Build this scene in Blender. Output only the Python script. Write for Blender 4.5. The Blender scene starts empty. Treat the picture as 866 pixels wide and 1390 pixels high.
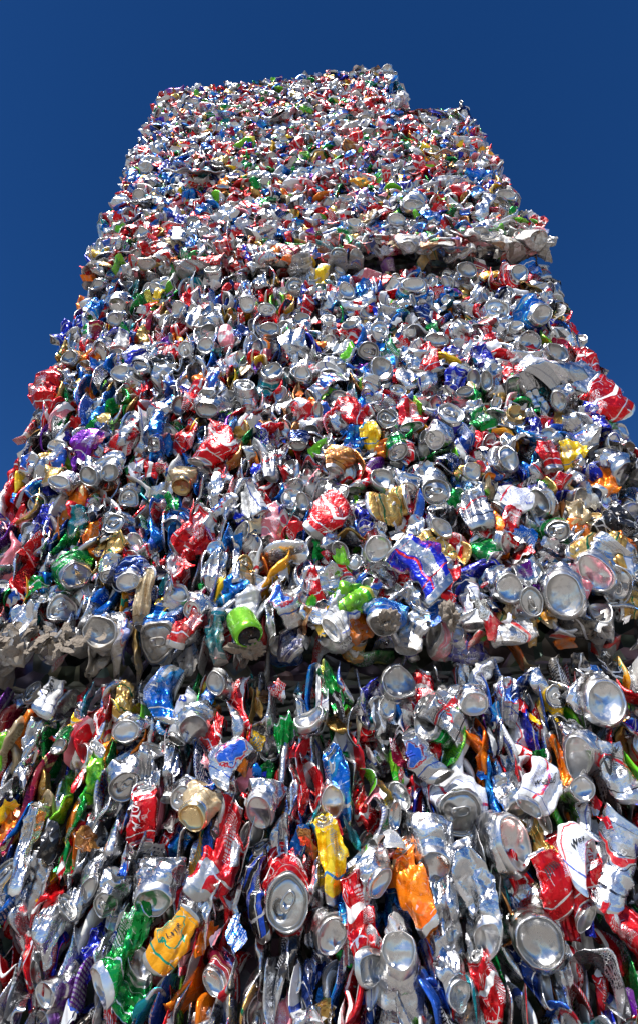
import bpy, bmesh, math, random
import numpy as np
from mathutils import Vector, Matrix
R = math.radians
C = bpy.context.scene.collection
sc = bpy.context.scene

# ------------------------------------------------------------------ camera, sky, sun, exposure
D = 0.63                      # metres from the lens to the face of the bales
CAM = Vector((0.0, -D, 0.56))
PITCH, ROLL = R(42.8), R(-2.5)
F = 866.7                     # focal length in photo pixels (24 mm on full frame)
cam_d = bpy.data.cameras.new('camera'); cam = bpy.data.objects.new('camera', cam_d); C.objects.link(cam)
cam.location = CAM
CM = Matrix.Rotation(R(90) + PITCH, 3, 'X') @ Matrix.Rotation(ROLL, 3, 'Z')
cam.rotation_euler = CM.to_euler()
cam_d.sensor_fit = 'VERTICAL'; cam_d.sensor_height = 38.49; cam_d.sensor_width = 24; cam_d.lens = 24
cam_d.shift_y = -45 / 1390
cam_d.clip_start = 0.01; cam_d.clip_end = 2000
sc.camera = cam

SUN_EL, SUN_AZ = R(54), R(200)    # azimuth clockwise from +Y: behind the camera, a little to the left
w = bpy.data.worlds.new('World'); sc.world = w; w.use_nodes = True
wn, wl = w.node_tree.nodes, w.node_tree.links
sky = wn.new('ShaderNodeTexSky'); sky.sky_type = 'NISHITA'; sky.sun_disc = False
sky.sun_elevation = SUN_EL; sky.sun_rotation = SUN_AZ; sky.altitude = 800
sky.air_density = 1.15; sky.dust_density = 0.1; sky.ozone_density = 3.0
hs = wn.new('ShaderNodeHueSaturation'); hs.inputs['Hue'].default_value = .513; hs.inputs['Saturation'].default_value = 1.34      # polarised, deep blue
wl.new(sky.outputs[0], hs.inputs['Color'])
geo_ = wn.new('ShaderNodeTexCoord'); sx_ = wn.new('ShaderNodeSeparateXYZ'); wl.new(geo_.outputs['Generated'], sx_.inputs[0])
mr_ = wn.new('ShaderNodeMapRange'); wl.new(sx_.outputs['Z'], mr_.inputs[0])          # darker overhead, paler lower down
for k_, v_ in ((1, .35), (2, .98), (3, 1.32), (4, .74)): mr_.inputs[k_].default_value = v_
vs_ = wn.new('ShaderNodeVectorMath'); vs_.operation = 'SCALE'; wl.new(hs.outputs[0], vs_.inputs[0]); wl.new(mr_.outputs[0], vs_.inputs['Scale'])
wl.new(vs_.outputs[0], wn['Background'].inputs[0]); wn['Background'].inputs[1].default_value = 0.058
sun_d = bpy.data.lights.new('sun', 'SUN'); sun_d.energy = 4.8; sun_d.angle = R(0.5); sun_d.color = (1, .96, .9)
sun = bpy.data.objects.new('sun', sun_d); C.objects.link(sun)
sv = Vector((math.sin(SUN_AZ) * math.cos(SUN_EL), math.cos(SUN_AZ) * math.cos(SUN_EL), math.sin(SUN_EL)))
sun.rotation_euler = sv.to_track_quat('Z', 'Y').to_euler()
sc.view_settings.view_transform = 'Standard'; sc.view_settings.look = 'None'
sc.view_settings.gamma = 1; sc.view_settings.use_curve_mapping = False
sc.view_settings.exposure = 0.66

def at(px, py, y=0.0):
    """point of the plane Y=y that the photo shows at pixel (px, py)"""
    d = CM @ Vector(((px - 433) / F, (650 - py) / F, -1))
    t = (y - CAM.y) / d.y
    return CAM + d * t

# ------------------------------------------------------------------ materials
class NT:
    """tiny expression helper for shader maths"""
    def __init__(s, nt): s.nt = nt; s.n = nt.nodes; s.l = nt.links
    def m(s, op, a, b=None, c=None):
        nd = s.n.new('ShaderNodeMath'); nd.operation = op
        for i, v in enumerate((a, b, c)):
            if v is None: continue
            if isinstance(v, (int, float)): nd.inputs[i].default_value = v
            else: s.l.new(v, nd.inputs[i])
        return nd.outputs[0]
    def mix(s, f, a, b):
        nd = s.n.new('ShaderNodeMix'); nd.data_type = 'RGBA'
        for k, v in ((0, f), (6, a), (7, b)):
            if isinstance(v, (int, float)): nd.inputs[k].default_value = v
            elif isinstance(v, tuple): nd.inputs[k].default_value = (*v, 1)
            else: s.l.new(v, nd.inputs[k])
        return nd.outputs[2]
    def noise(s, vec, scale, detail=2, rough=.5):
        nd = s.n.new('ShaderNodeTexNoise'); nd.inputs['Scale'].default_value = scale
        nd.inputs['Detail'].default_value = detail; nd.inputs['Roughness'].default_value = rough
        if vec is not None: s.l.new(vec, nd.inputs['Vector'])
        return nd.outputs[0]
    def attr(s, name):
        nd = s.n.new('ShaderNodeAttribute'); nd.attribute_name = name
        return nd.outputs['Fac']
    def comb(s, x, y, z=0.0):
        nd = s.n.new('ShaderNodeCombineXYZ')
        for i, v in enumerate((x, y, z)):
            if isinstance(v, (int, float)): nd.inputs[i].default_value = v
            else: s.l.new(v, nd.inputs[i])
        return nd.outputs[0]

GRIME = (.26, .22, .17)
MATS = {}
def finish(t, col, metal, rough, bump=.35, gscale=1.0):
    """grime, crease bump and the Principled shader shared by every can surface"""
    n, l = t.n, t.l
    geo = n.new('ShaderNodeNewGeometry').outputs['Position']
    g = t.attr('grime')
    gn = t.noise(geo, 140, 4, .65)
    gm = t.m('MULTIPLY', t.m('GREATER_THAN', t.m('ADD', g, gn), .98), .85)
    gs = t.m('SMOOTH_MIN', t.m('MAXIMUM', t.m('MULTIPLY', t.m('SUBTRACT', t.m('ADD', t.m('MULTIPLY', g, gscale), gn), .62), 2.4), 0), .93, .1)
    gs = t.m('MAXIMUM', gs, 0.0)
    tn = n.new('ShaderNodeTexNoise'); tn.inputs['Scale'].default_value = 90; tn.inputs['Detail'].default_value = 3
    l.new(geo, tn.inputs['Vector'])
    vo = n.new('ShaderNodeTexVoronoi'); vo.feature = 'DISTANCE_TO_EDGE'; vo.inputs['Scale'].default_value = 85
    wv = n.new('ShaderNodeVectorMath'); wv.operation = 'MULTIPLY_ADD'
    l.new(tn.outputs[1], wv.inputs[0]); wv.inputs[1].default_value = (.02, .02, .02); l.new(geo, wv.inputs[2])
    l.new(wv.outputs[0], vo.inputs['Vector'])
    h = t.m('ADD', t.m('MULTIPLY', t.m('SMOOTH_MIN', vo.outputs[0], .25, .15), .9), t.m('MULTIPLY', t.noise(geo, 240, 3), .35))
    bp = n.new('ShaderNodeBump'); bp.inputs['Distance'].default_value = .004
    l.new(h, bp.inputs['Height'])
    bs = t.attr('crease'); l.new(t.m('MULTIPLY', bs, bump), bp.inputs['Strength'])
    P = n['Principled BSDF']
    l.new(t.mix(gs, col, GRIME), P.inputs['Base Color'])
    inv = t.m('SUBTRACT', 1.0, gs)
    l.new(t.m('MULTIPLY', inv, metal), P.inputs['Metallic'])
    rr = t.m('ADD', t.m('MULTIPLY', t.m('SUBTRACT', t.noise(geo, 35, 3), .5), .25), rough)
    l.new(t.m('ADD', rr, t.m('MULTIPLY', gs, .55)), P.inputs['Roughness'])
    l.new(bp.outputs[0], P.inputs['Normal'])

def new_mat(name):
    m = bpy.data.materials.new(name); m.use_nodes = True; MATS[name] = m
    return NT(m.node_tree)

def alu(name, lo, hi, rough):
    t = new_mat(name)
    col = t.mix(t.attr('tone'), lo, hi)
    finish(t, col, 1.0, rough, .2)
alu('bare aluminium', (.30, .298, .294), (.74, .735, .725), .29)
alu('gold lacquered aluminium', (.45, .30, .12), (.80, .62, .34), .3)

def label(name, c1, c2=(.82, .82, .84), c3=(.8, .8, .8), kind='wave', metal=.8, rough=.25, m2=.1, print_col=(.75, .75, .78), wear=.5, swirl=None):
    """printed can wall: ground colour, a band / swoosh / emblem in a second and third ink, small print, worn creases"""
    t = new_mat(name); n, l = t.n, t.l
    uv = n.new('ShaderNodeUVMap').outputs[0]
    sp = n.new('ShaderNodeSeparateXYZ'); l.new(uv, sp.inputs[0]); u, v = sp.outputs[0], sp.outputs[1]
    wob = t.m('MULTIPLY', t.m('SINE', t.m('MULTIPLY', u, 12.566)), .09)
    if kind == 'wave':
        d = t.m('ABSOLUTE', t.m('SUBTRACT', t.m('ADD', v, wob), .5))
        k2 = t.m('LESS_THAN', d, .035); k3 = t.m('MULTIPLY', t.m('LESS_THAN', t.m('ABSOLUTE', t.m('SUBTRACT', d, .07)), .008), 1)
    elif kind == 'bands':
        f = t.m('FRACT', t.m('MULTIPLY', u, 3.0)); k2 = t.m('LESS_THAN', f, .42); k3 = t.m('LESS_THAN', t.m('ABSOLUTE', t.m('SUBTRACT', f, .48)), .03)
    elif kind == 'rings':
        f = t.m('FRACT', t.m('MULTIPLY', v, 2.0)); k2 = t.m('LESS_THAN', f, .35); k3 = t.m('LESS_THAN', t.m('ABSOLUTE', t.m('SUBTRACT', f, .42)), .03)
    elif kind == 'emblem':
        fu = t.m('SUBTRACT', t.m('FRACT', t.m('MULTIPLY', u, 2.0)), .5)
        d = t.m('SQRT', t.m('ADD', t.m('POWER', t.m('ABSOLUTE', fu), 2), t.m('POWER', t.m('ABSOLUTE', t.m('SUBTRACT', v, .5)), 2)))
        d = t.m('ADD', d, t.m('MULTIPLY', t.m('SUBTRACT', t.noise(t.comb(t.m('MULTIPLY', u, 9.0), t.m('MULTIPLY', v, 5.0)), 1.0, 2), .5), .35))
        k2 = t.m('LESS_THAN', d, .22); k3 = t.m('LESS_THAN', t.m('ABSOLUTE', t.m('SUBTRACT', d, .27)), .018)
    elif kind == 'diag':
        f = t.m('FRACT', t.m('ADD', t.m('MULTIPLY', u, 4.0), t.m('MULTIPLY', v, 2.5))); k2 = t.m('LESS_THAN', f, .4); k3 = t.m('LESS_THAN', t.m('ABSOLUTE', t.m('SUBTRACT', f, .5)), .04)
    else:  # 'splash'
        q = t.noise(t.comb(t.m('MULTIPLY', u, 3.0), t.m('MULTIPLY', v, 2.0)), 1.0, 1)
        k2 = t.m('GREATER_THAN', q, .55); k3 = t.m('GREATER_THAN', q, .66)
    # block of small print: rows of short dashes on a plate
    win = t.m('MULTIPLY', t.m('GREATER_THAN', t.m('FRACT', t.m('MULTIPLY', u, 2.0)), .60), t.m('MULTIPLY', t.m('LESS_THAN', t.m('FRACT', t.m('MULTIPLY', u, 2.0)), .92), t.m('MULTIPLY', t.m('GREATER_THAN', v, .30), t.m('LESS_THAN', v, .74))))
    rows = t.m('MULTIPLY', v, 44.0)
    dash = t.noise(t.comb(t.m('MULTIPLY', u, 190.0), t.m('MULTIPLY', t.m('FLOOR', rows), 7.3)), 1.0, 0)
    ink = t.m('MULTIPLY', win, t.m('MULTIPLY', t.m('LESS_THAN', t.m('FRACT', rows), .55), t.m('GREATER_THAN', dash, .48)))
    geo = n.new('ShaderNodeNewGeometry').outputs['Position']
    vw = n.new('ShaderNodeTexVoronoi'); vw.feature = 'DISTANCE_TO_EDGE'; vw.inputs['Scale'].default_value = 70; l.new(geo, vw.inputs['Vector'])
    ws = t.m('MULTIPLY', t.m('LESS_THAN', vw.outputs[0], .018), t.m('GREATER_THAN', t.noise(geo, 110, 2), .57))
    ws = t.m('MULTIPLY', ws, wear)
    wt = n.new('ShaderNodeTexWave'); wt.inputs['Scale'].default_value = 2.2; wt.inputs['Distortion'].default_value = 16.0; wt.inputs['Detail'].default_value = .5; wt.inputs['Detail Scale'].default_value = 1.5
    l.new(t.comb(t.m('MULTIPLY', u, 2.4), v), wt.inputs['Vector'])
    sw = t.m('MULTIPLY', t.m('GREATER_THAN', wt.outputs['Fac'], .91), t.m('GREATER_THAN', t.noise(t.comb(t.m('MULTIPLY', u, 7.0), t.m('MULTIPLY', v, 4.0), 5.0), 1.0, 1), .58))
    rim = t.m('LESS_THAN', t.m('ABSOLUTE', t.m('SUBTRACT', t.m('ABSOLUTE', t.m('SUBTRACT', v, .5)), .36)), .008)
    col = t.mix(k2, c1, c2); col = t.mix(k3, col, c3); col = t.mix(t.m('MAXIMUM', t.m('MULTIPLY', sw, 1.0 if swirl else 0.0), rim), col, swirl or print_col); col = t.mix(ink, col, print_col)
    tone = t.m('ADD', .80, t.m('MULTIPLY', t.attr('tone'), .35))
    vm = n.new('ShaderNodeVectorMath'); vm.operation = 'SCALE'; l.new(col, vm.inputs[0]); l.new(tone, vm.inputs['Scale'])
    col = t.mix(ws, vm.outputs[0], (.82, .82, .83))
    # the unprinted inside of the wall is bare metal
    bf = t.attr('scrap')
    g = n.new('ShaderNodeNewGeometry').outputs['Backfacing']
    back = t.m('MULTIPLY', g, bf)
    col = t.mix(back, col, (.78, .77, .74))
    met = t.m('ADD', t.m('MULTIPLY', t.m('MAXIMUM', k2, ink), m2 - metal), metal)
    met = t.m('MAXIMUM', met, t.m('MAXIMUM', ws, back))
    finish(t, col, met, rough, .30)

SIL = (.52, .525, .54); WHT = (.74, .74, .74)
label('red', (.62, .008, .015), WHT, (.62, .008, .015), 'wave', .72, .27, swirl=WHT)
label('red_plain', (.62, .008, .015), (.50, .006, .012), (.62, .008, .015), 'bands', .72, .26, .72)
label('redw', (.60, .01, .02), SIL, WHT, 'splash', .65, .3, .75)
label('mag', (.30, .01, .05), (.22, .01, .02), (.6, .45, .2), 'rings', .75)
label('pink', (.75, .22, .27), WHT, (.6, .05, .12), 'splash', .3, .35)
label('silr', SIL, (.62, .02, .03), (.05, .05, .06), 'wave', .9, .25, .6, (.05, .05, .06))
label('sil', SIL, (.68, .68, .70), (.45, .47, .5), 'emblem', 1.0, .24, .95, (.35, .36, .4), .3)
label('lbl', SIL, (.02, .10, .48), (.55, .03, .05), 'emblem', .9, .25, .6, (.05, .12, .45))
label('whi', (.66, .66, .64), (.70, .71, .73), (.03, .08, .4), 'bands', .15, .32, .4, (.05, .06, .12))
label('bud', (.64, .65, .67), (.70, .73, .80), (.62, .02, .04), 'bands', .2, .3, .2, (.06, .10, .38), .25)
label('prt', (.70, .71, .72), (.10, .10, .11), (.72, .72, .72), 'diag', .7, .28, .6, (.04, .04, .05))
label('blu', (.005, .13, .52), (.02, .30, .72), WHT, 'splash', .75, .24, .7)
label('nav', (.006, .028, .16), (.01, .06, .30), SIL, 'wave', .75, .25, .7)
label('cob', (.012, .03, .46), (.02, .02, .28), SIL, 'diag', .75, .25, .7)
label('eng', (.02, .035, .52), SIL, (.65, .02, .03), 'bands', .8, .25, .95, (.65, .03, .04))
label('teal', (.01, .22, .27), SIL, (.01, .35, .42), 'splash', .75, .26, .9)
label('grn', (.005, .26, .045), (.01, .15, .04), (.55, .6, .1), 'splash', .78, .24, .7)
label('lime', (.20, .58, .03), (.04, .45, .03), (.8, .75, .1), 'splash', .6, .27, .5, (.02, .2, .05))
label('limw', (.74, .76, .74), (.16, .62, .02), (.05, .05, .05), 'bands', .6, .27, .3, (.05, .05, .05))
label('yel', (.85, .52, .01), (.85, .62, .03), (.02, .25, .5), 'splash', .55, .28, .4, (.02, .2, .5))
label('org', (.85, .20, .005), (.80, .13, .005), (.85, .6, .3), 'splash', .55, .28, .5, (.7, .2, .05))
label('orgn', (.85, .36, .01), (.85, .36, .01), (.0, .30, .18), 'emblem', .45, .3, .3, (.0, .3, .2))
label('gold', (.62, .40, .12), (.48, .28, .07), (.01, .15, .06), 'rings', .85, .3, .8, (.25, .12, .03))
label('brn', (.35, .13, .035), (.55, .26, .07), (.7, .5, .3), 'splash', .8, .3, .8, (.1, .03, .01))
label('blk', (.012, .012, .014), (.03, .03, .035), (.45, .46, .5), 'diag', .6, .22, .5, (.5, .5, .52))
label('mon', (.012, .012, .014), (.01, .06, .45), SIL, 'diag', .6, .22, .5, (.5, .5, .52))
label('pur', (.17, .02, .33), (.30, .08, .48), WHT, 'splash', .75, .26, .7)
label('tan', (.52, .40, .24), (.58, .46, .30), (.4, .3, .18), 'splash', .6, .4, .6, (.3, .2, .1), .2)

def plain(name, c, rough=.8, metal=0, bump=0, bs=60):
    t = new_mat(name); P = t.n['Principled BSDF']
    geo = t.n.new('ShaderNodeNewGeometry').outputs['Position']
    q = t.noise(geo, bs, 5, .65)
    t.l.new(t.mix(q, tuple(x * .55 for x in c), tuple(min(1, x * 1.45) for x in c)), P.inputs['Base Color'])
    P.inputs['Roughness'].default_value = rough; P.inputs['Metallic'].default_value = metal
    if bump:
        b = t.n.new('ShaderNodeBump'); b.inputs['Strength'].default_value = bump; b.inputs['Distance'].default_value = .004
        t.l.new(q, b.inputs['Height']); t.l.new(b.outputs[0], P.inputs['Normal'])
plain('caked pulp and dirt', (.27, .225, .18), .95, 0, 1, 260)
plain('concrete yard', (.23, .215, .195), .9, 0, .6, 1.1)
plain('dull sheet aluminium', (.42, .43, .44), .42, .9, .25, 60)
plain('white ink', (.62, .62, .62), .4); plain('red ink', (.5, .01, .02), .35)
plain('black ink', (.02, .02, .022), .35); plain('blue ink', (.01, .05, .42), .35)
plain('green ink', (.0, .22, .12), .35)
# compressed inside of a bale: packed dull metal, many colours
t = new_mat('packed metal core'); P = t.n['Principled BSDF']
geo = t.n.new('ShaderNodeNewGeometry').outputs['Position']
vo = t.n.new('ShaderNodeTexVoronoi'); vo.inputs['Scale'].default_value = 45; t.l.new(geo, vo.inputs['Vector'])
hs = t.n.new('ShaderNodeHueSaturation'); hs.inputs['Saturation'].default_value = .35; hs.inputs['Value'].default_value = .28
t.l.new(vo.outputs['Color'], hs.inputs['Color']); t.l.new(hs.outputs[0], P.inputs['Base Color'])
P.inputs['Metallic'].default_value = .6; P.inputs['Roughness'].default_value = .45
b = t.n.new('ShaderNodeBump'); b.inputs['Distance'].default_value = .02; t.l.new(vo.outputs['Distance'], b.inputs['Height']); t.l.new(b.outputs[0], P.inputs['Normal'])
ALU, GLD = 'bare aluminium', 'gold lacquered aluminium'
# ------------------------------------------------------------------ crushed can geometry (numpy; metres)
def tri(x): return np.abs(((x / math.pi) % 2) - 1) * 2 - 1      # triangle wave: straight facets, sharp creases

class Crumple:
    """a chain of folds at random planes; the same chain bends the wall, the ends, the ring pull and the lettering"""
    def __init__(s, rng, amt=1.0, fine=True):
        s.k = []
        spec = [(.085, .006), (.060, .006), (.042, .0042), (.030, .0032)]
        if fine: spec += [(.020, .0018), (.014, .0012), (.010, .0006)]
        for lam, amp in spec:
            n = rng.normal(size=3); n /= np.linalg.norm(n)
            d = rng.normal(size=3); d -= n * n.dot(d) * .6; d /= np.linalg.norm(d)
            s.k.append((n * 2 * math.pi / lam, rng.uniform(0, 6.28), d * amp * amt, lam))
    def __call__(s, p, mask):
        p = p.copy()
        for n, ph, d, lam in s.k:
            m = mask if lam < .05 else np.maximum(mask, .34)
            p += tri(p @ n + ph)[:, None] * d * m[:, None]
        return p

def smooth_interp(t, ts, ys):
    """monotone smooth interpolation of key values"""
    ys = np.asarray(ys, float); ts = np.asarray(ts, float)
    i = np.clip(np.searchsorted(ts, t, side='right') - 1, 0, len(ts) - 2)
    f = (t - ts[i]) / (ts[i + 1] - ts[i])
    f = .45 * f + .55 * f * f * (3 - 2 * f)
    if ys.ndim > 1: f = f[:, None]
    return ys[i] * (1 - f) + ys[i + 1] * f

# end profiles: (radius, height along the outward normal)
LID = [(.0272, 0), (.0277, .0016), (.0268, .0026), (.0254, .0022), (.0243, -.001), (.0238, -.0042), (.0226, -.0045), (.0220, -.0020), (.0208, -.0012), (.0165, -.0012), (.0120, -.0012), (.0075, -.0012), (.0035, -.0012), (.0004, -.0012)]
BASE = [(.0300, 0), (.0292, .0045), (.0274, .0082), (.0262, .0096), (.0254, .0100), (.0246, .0096), (.0240, .0066), (.0225, .0036), (.0180, .0006), (.0125, -.0018), (.0060, -.0032), (.0004, -.0035)]

class Can:
    """swept wall between a lid ring (v=1) and a base ring (v=0); frame: x along the body, y into the bale, z across"""
    def __init__(s, kind, rng, hi=True, amt=1.0, size=1.0, tilt=None, long=False):
        s.rng = rng; s.kind = kind; u = rng.uniform
        lidfirst = kind in 'LSE'
        R0, R1 = .0272, .0300
        if kind in 'LB':
            tau = R(u(0, 38) if tilt is None else u(0, tilt))
            a0 = math.atan2(-math.cos(tau), -math.sin(tau))         # facing the viewer, leaning off the trail
            re, rs = (R0, .033) if kind == 'L' else (R1, .033)
            n0 = np.array([math.cos(a0), math.sin(a0)])
            sq = u(.62, 1.0)
            c0 = np.zeros(2); c1 = c0 - n0 * (.013 if kind == 'L' else .008) + np.array([.004, 0])
            c2 = c1 + np.array([u(.006, .018), u(.010, .016)])
            c3 = c2 + np.array([u(.008, .022), u(.004, .012)])
            c4 = c3 + np.array([u(.005, .02), u(-.002, .012)])
            def back(an): return a0 + (R(an) if True else 0)
            keys = [(c0, a0, re, re * sq), (c1, a0 + R(u(-6, 6)), rs, rs * sq), (c2, a0 - R(u(10, 35)), .041, .018 + u(0, .01)),
                    (c3, a0 - R(u(25, 60)), .044, .010 + u(0, .008)), (c4, a0 - R(u(30, 100)), .030, .018)]
            ts = [0, .15, .42, .74, 1.0]
        else:
            L = u(.072, .108) if long else u(.062, .105); f0, f1 = R(u(-70, 80)), R(u(-70, 80))
            h = L / 2
            hid = [(u(.010, .018), u(.2, .4), u(.6, .8)) if rng.random() < .62 else (0, u(.35, .7), 1) for _ in range(2)]      # most ends are folded away behind
            keys = [(np.array([h, hid[0][0]]), -f0, R0 * hid[0][2], R0 * hid[0][1]), (np.array([h * .82, u(-.003, .006)]), -f0 * .6, .033, .018 * u(.6, 1)),
                    (np.array([h * .3, u(-.004, .006)]), u(-.3, .3), .043, u(.006, .013)), (np.array([-h * .3, u(-.004, .006)]), u(-.3, .3), .043, u(.006, .013)),
                    (np.array([-h, hid[1][0]]), f1, .030 * hid[1][2], .030 * hid[1][1])]
            ts = [0, .14, .42, .72, 1.0]
        base_first = kind == 'B'
        nv, nu = (40, 64) if hi else (20, 28)
        s.nu, s.nv = nu, nv
        tt = np.linspace(0, 1, nv)
        fold = u(.5, .95) if long and kind in 'SE' else u(.55, .95) if kind in 'SE' else u(.8, 1)
        c = smooth_interp(tt, ts, [k[0] for k in keys]); al = smooth_interp(tt, ts, [k[1] for k in keys])
        a = smooth_interp(tt, ts, [k[2] for k in keys]); a = a * (1 - (1 - fold) * np.clip(np.minimum(tt, 1 - tt) / .2, 0, 1)); b = smooth_interp(tt, ts, [k[3] for k in keys])
        roll = 0 if kind in 'LB' else (R(u(-28, 28)) if kind == 'S' else R(u(55, 95)) * rng.choice([-1, 1]))
        zt = R(u(-14, 14)) if kind not in 'LB' else R(rng.normal() * 13)
        s.roll, s.zt, s.size = roll, zt, size
        th = np.linspace(0, 2 * math.pi, nu + 1)
        n = np.stack([np.cos(al), np.sin(al), 0 * al], 1); m = np.stack([-np.sin(al), np.cos(al), 0 * al], 1)
        W = np.array([0, 0, 1.0])
        ct, st = np.cos(th), np.sin(th)
        # buckled cross-section: a lobed, slightly angular ellipse
        l3, l5, p3, p5 = u(-.10, .10), u(-.07, .07), u(0, 6), u(0, 6)
        mid = np.sin(np.clip(tt, 0, 1) * math.pi) ** .7
        lob = 1 + mid[:, None] * (l3 * np.cos(3 * th + p3) + l5 * np.cos(5 * th + p5))[None, :]
        lob[:, -1] = lob[:, 0]
        c3d = np.concatenate([c, np.zeros((nv, 1))], 1)
        pts = c3d[:, None, :] + (a[:, None] * ct[None, :] * lob)[..., None] * W + (b[:, None] * st[None, :] * lob)[..., None] * m[:, None, :]
        s.cr = Crumple(rng, amt)
        s.curv, s.kink, s.kx, s.tw = u(-7, 7), u(-.55, .55), u(-.02, .02), u(-9, 9)
        ba = u(0, 6.28); s.bend = (np.array([math.cos(ba), 0, math.sin(ba)]), u(-.006, .012), u(.5, 1.4)) if kind in 'LB' and rng.random() < .55 else None
        if kind in 'SE' and rng.random() < .6:      # lengthwise pleats
            for lam, am in ((u(.024, .036), u(.003, .006)), (u(.012, .018), u(.0008, .0016))):
                s.cr.k.append((np.array([u(-.2, .2), 0, 1.0]) * 2 * math.pi / lam, u(0, 6.28), np.array([0, am, 0]), .03))
        mask = .30 + .70 * np.clip(np.minimum(tt / .22, (1 - tt) / .22), 0, 1)
        s.ends = []
        for e, (i, isbase, sg) in enumerate(((0, base_first, 1), (nv - 1, not base_first, -1))):
            s.ends.append(dict(c=c3d[i], n=n[i] * sg, w=W, m=m[i], a=a[i], b=b[i], base=isbase))
        P = pts.reshape(-1, 3); M = np.repeat(mask, nu + 1)
        s.W0 = s.tf(P, M)
        s.grid = s.W0.reshape(nv, nu + 1, 3)
        s.tt = tt; s.th = th; s.bf = base_first
        # some ends are creased across: a straight fold line through the disc
    def tf(s, P, M):
        if s.kind in 'SE':      # the flattened body is also bent sideways and twisted
            P = P.copy(); X = P[:, 0]; P[:, 2] += s.curv * X * X + s.kink * np.abs(X - s.kx); P[:, 1] += s.tw * X * P[:, 2]
        if s.bend:
            d, off, k = s.bend
            q = np.maximum(0, P @ d - off); P = P.copy(); P[:, 1] += q * k
        P = s.cr(P, M)
        cz, sz = math.cos(s.zt), math.sin(s.zt); cr, sr = math.cos(s.roll), math.sin(s.roll)
        x, y, z = P.T
        y, z = y * cr - z * sr, y * sr + z * cr
        x, y = x * cz - y * sz, x * sz + y * cz
        return np.stack([x, y, z], 1) * s.size
    def end_pts(s, e, prof, nu):
        """points of an end profile; e: end dict"""
        r0 = prof[0][0]; th = np.linspace(0, 2 * math.pi, nu, endpoint=False)
        out = []
        for r, h in prof:
            q = r / r0
            out.append(e['c'] + e['n'] * h + np.outer(np.cos(th) * e['a'] * q, e['w']) + np.outer(np.sin(th) * e['b'] * q, e['m']))
        return np.concatenate(out)
    def local(s, e, xy, h):
        """points on the plane of an end: xy in metres"""
        r0 = .030 if e['base'] else .0272
        return e['c'] + e['n'] * h[:, None] + np.outer(xy[:, 0] * e['a'] / r0, e['w']) + np.outer(xy[:, 1] * e['b'] / r0, e['m'])

class Mesh:
    """accumulates vertices, quads, uv, material names and the per-vertex attributes"""
    def __init__(s): s.v = []; s.f = []; s.uv = []; s.mi = []; s.at = []; s.n = 0; s.names = []
    def slot(s, name):
        if name not in s.names: s.names.append(name)
        return s.names.index(name)
    def add(s, V, Fq, UV, mat, tone=.5, crease=1.0, scrap=0.0):
        """Fq (k,4) quads; UV (k,4,2)"""
        s.v.append(V); s.f.append(Fq + s.n); s.uv.append(UV); s.n += len(V)
        s.mi.append(np.full(len(Fq), s.slot(mat)))
        s.at.append(np.tile(np.array([tone, crease, scrap], np.float32), (len(V), 1)))
    def build(s, name, parent=None, loc=(0, 0, 0), world=(0, 0, 0), grime=None):
        V = np.concatenate(s.v).astype(np.float32); Fq = np.concatenate(s.f).astype(np.int32); UV = np.concatenate(s.uv).astype(np.float32)
        me = bpy.data.meshes.new(name)
        k = len(Fq)
        me.vertices.add(len(V)); me.vertices.foreach_set('co', V.ravel())
        me.loops.add(k * 4); me.loops.foreach_set('vertex_index', Fq.ravel())
        me.polygons.add(k); me.polygons.foreach_set('loop_start', np.arange(0, k * 4, 4, dtype=np.int32))
        me.polygons.foreach_set('material_index', np.concatenate(s.mi).astype(np.int32))
        me.polygons.foreach_set('use_smooth', np.ones(k, bool))
        uvl = me.uv_layers.new(name='UVMap'); uvl.data.foreach_set('uv', UV.ravel())
        A = np.concatenate(s.at)
        g = grime(V + np.array(world, np.float32)) if grime else np.zeros(len(V))
        for nm, arr in (('tone', A[:, 0]), ('crease', A[:, 1]), ('scrap', A[:, 2]), ('grime', g)):
            a = me.attributes.new(nm, 'FLOAT', 'POINT'); a.data.foreach_set('value', np.ascontiguousarray(arr, dtype=np.float32))
        for nm in s.names: me.materials.append(MATS[nm])
        me.update(calc_edges=True)
        o = bpy.data.objects.new(name, me); C.objects.link(o)
        if parent is not None: o.parent = parent
        o.location = loc
        return o

def gridfaces(nr, nc, wrap=False):
    i = np.arange(nr - 1)[:, None]; j = np.arange(nc if wrap else nc - 1)[None, :]
    j2 = (j + 1) % nc if wrap else j + 1
    i, jj, j2 = np.broadcast_arrays(i, j, j2)
    return np.stack([i * nc + jj, i * nc + j2, (i + 1) * nc + j2, (i + 1) * nc + jj], -1).reshape(-1, 4)

def wall_to(mesh, can, xf, mat, tone):
    nv, nc = can.nv, can.nu + 1
    V = xf(can.W0); Fq = gridfaces(nv, nc)
    uu, vv = np.meshgrid(can.th / (2 * math.pi) + can.rng.uniform(0, 1), can.tt if can.bf else 1 - can.tt)
    uvp = np.stack([uu, vv], -1).reshape(-1, 2)
    # bare neck and foot bands
    UQ = uvp[Fq].copy(); UQ[..., 0] -= np.floor(UQ[..., 0].min(1))[:, None]; mesh.add(V, Fq, UQ, mat, tone, 1.0)
    mi = mesh.mi[-1]; k = mesh.slot(ALU)
    row = np.repeat(np.arange(nv - 1), nc - 1); t = can.tt[row]
    mi[(t < .05) | (t > .95)] = k

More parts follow.
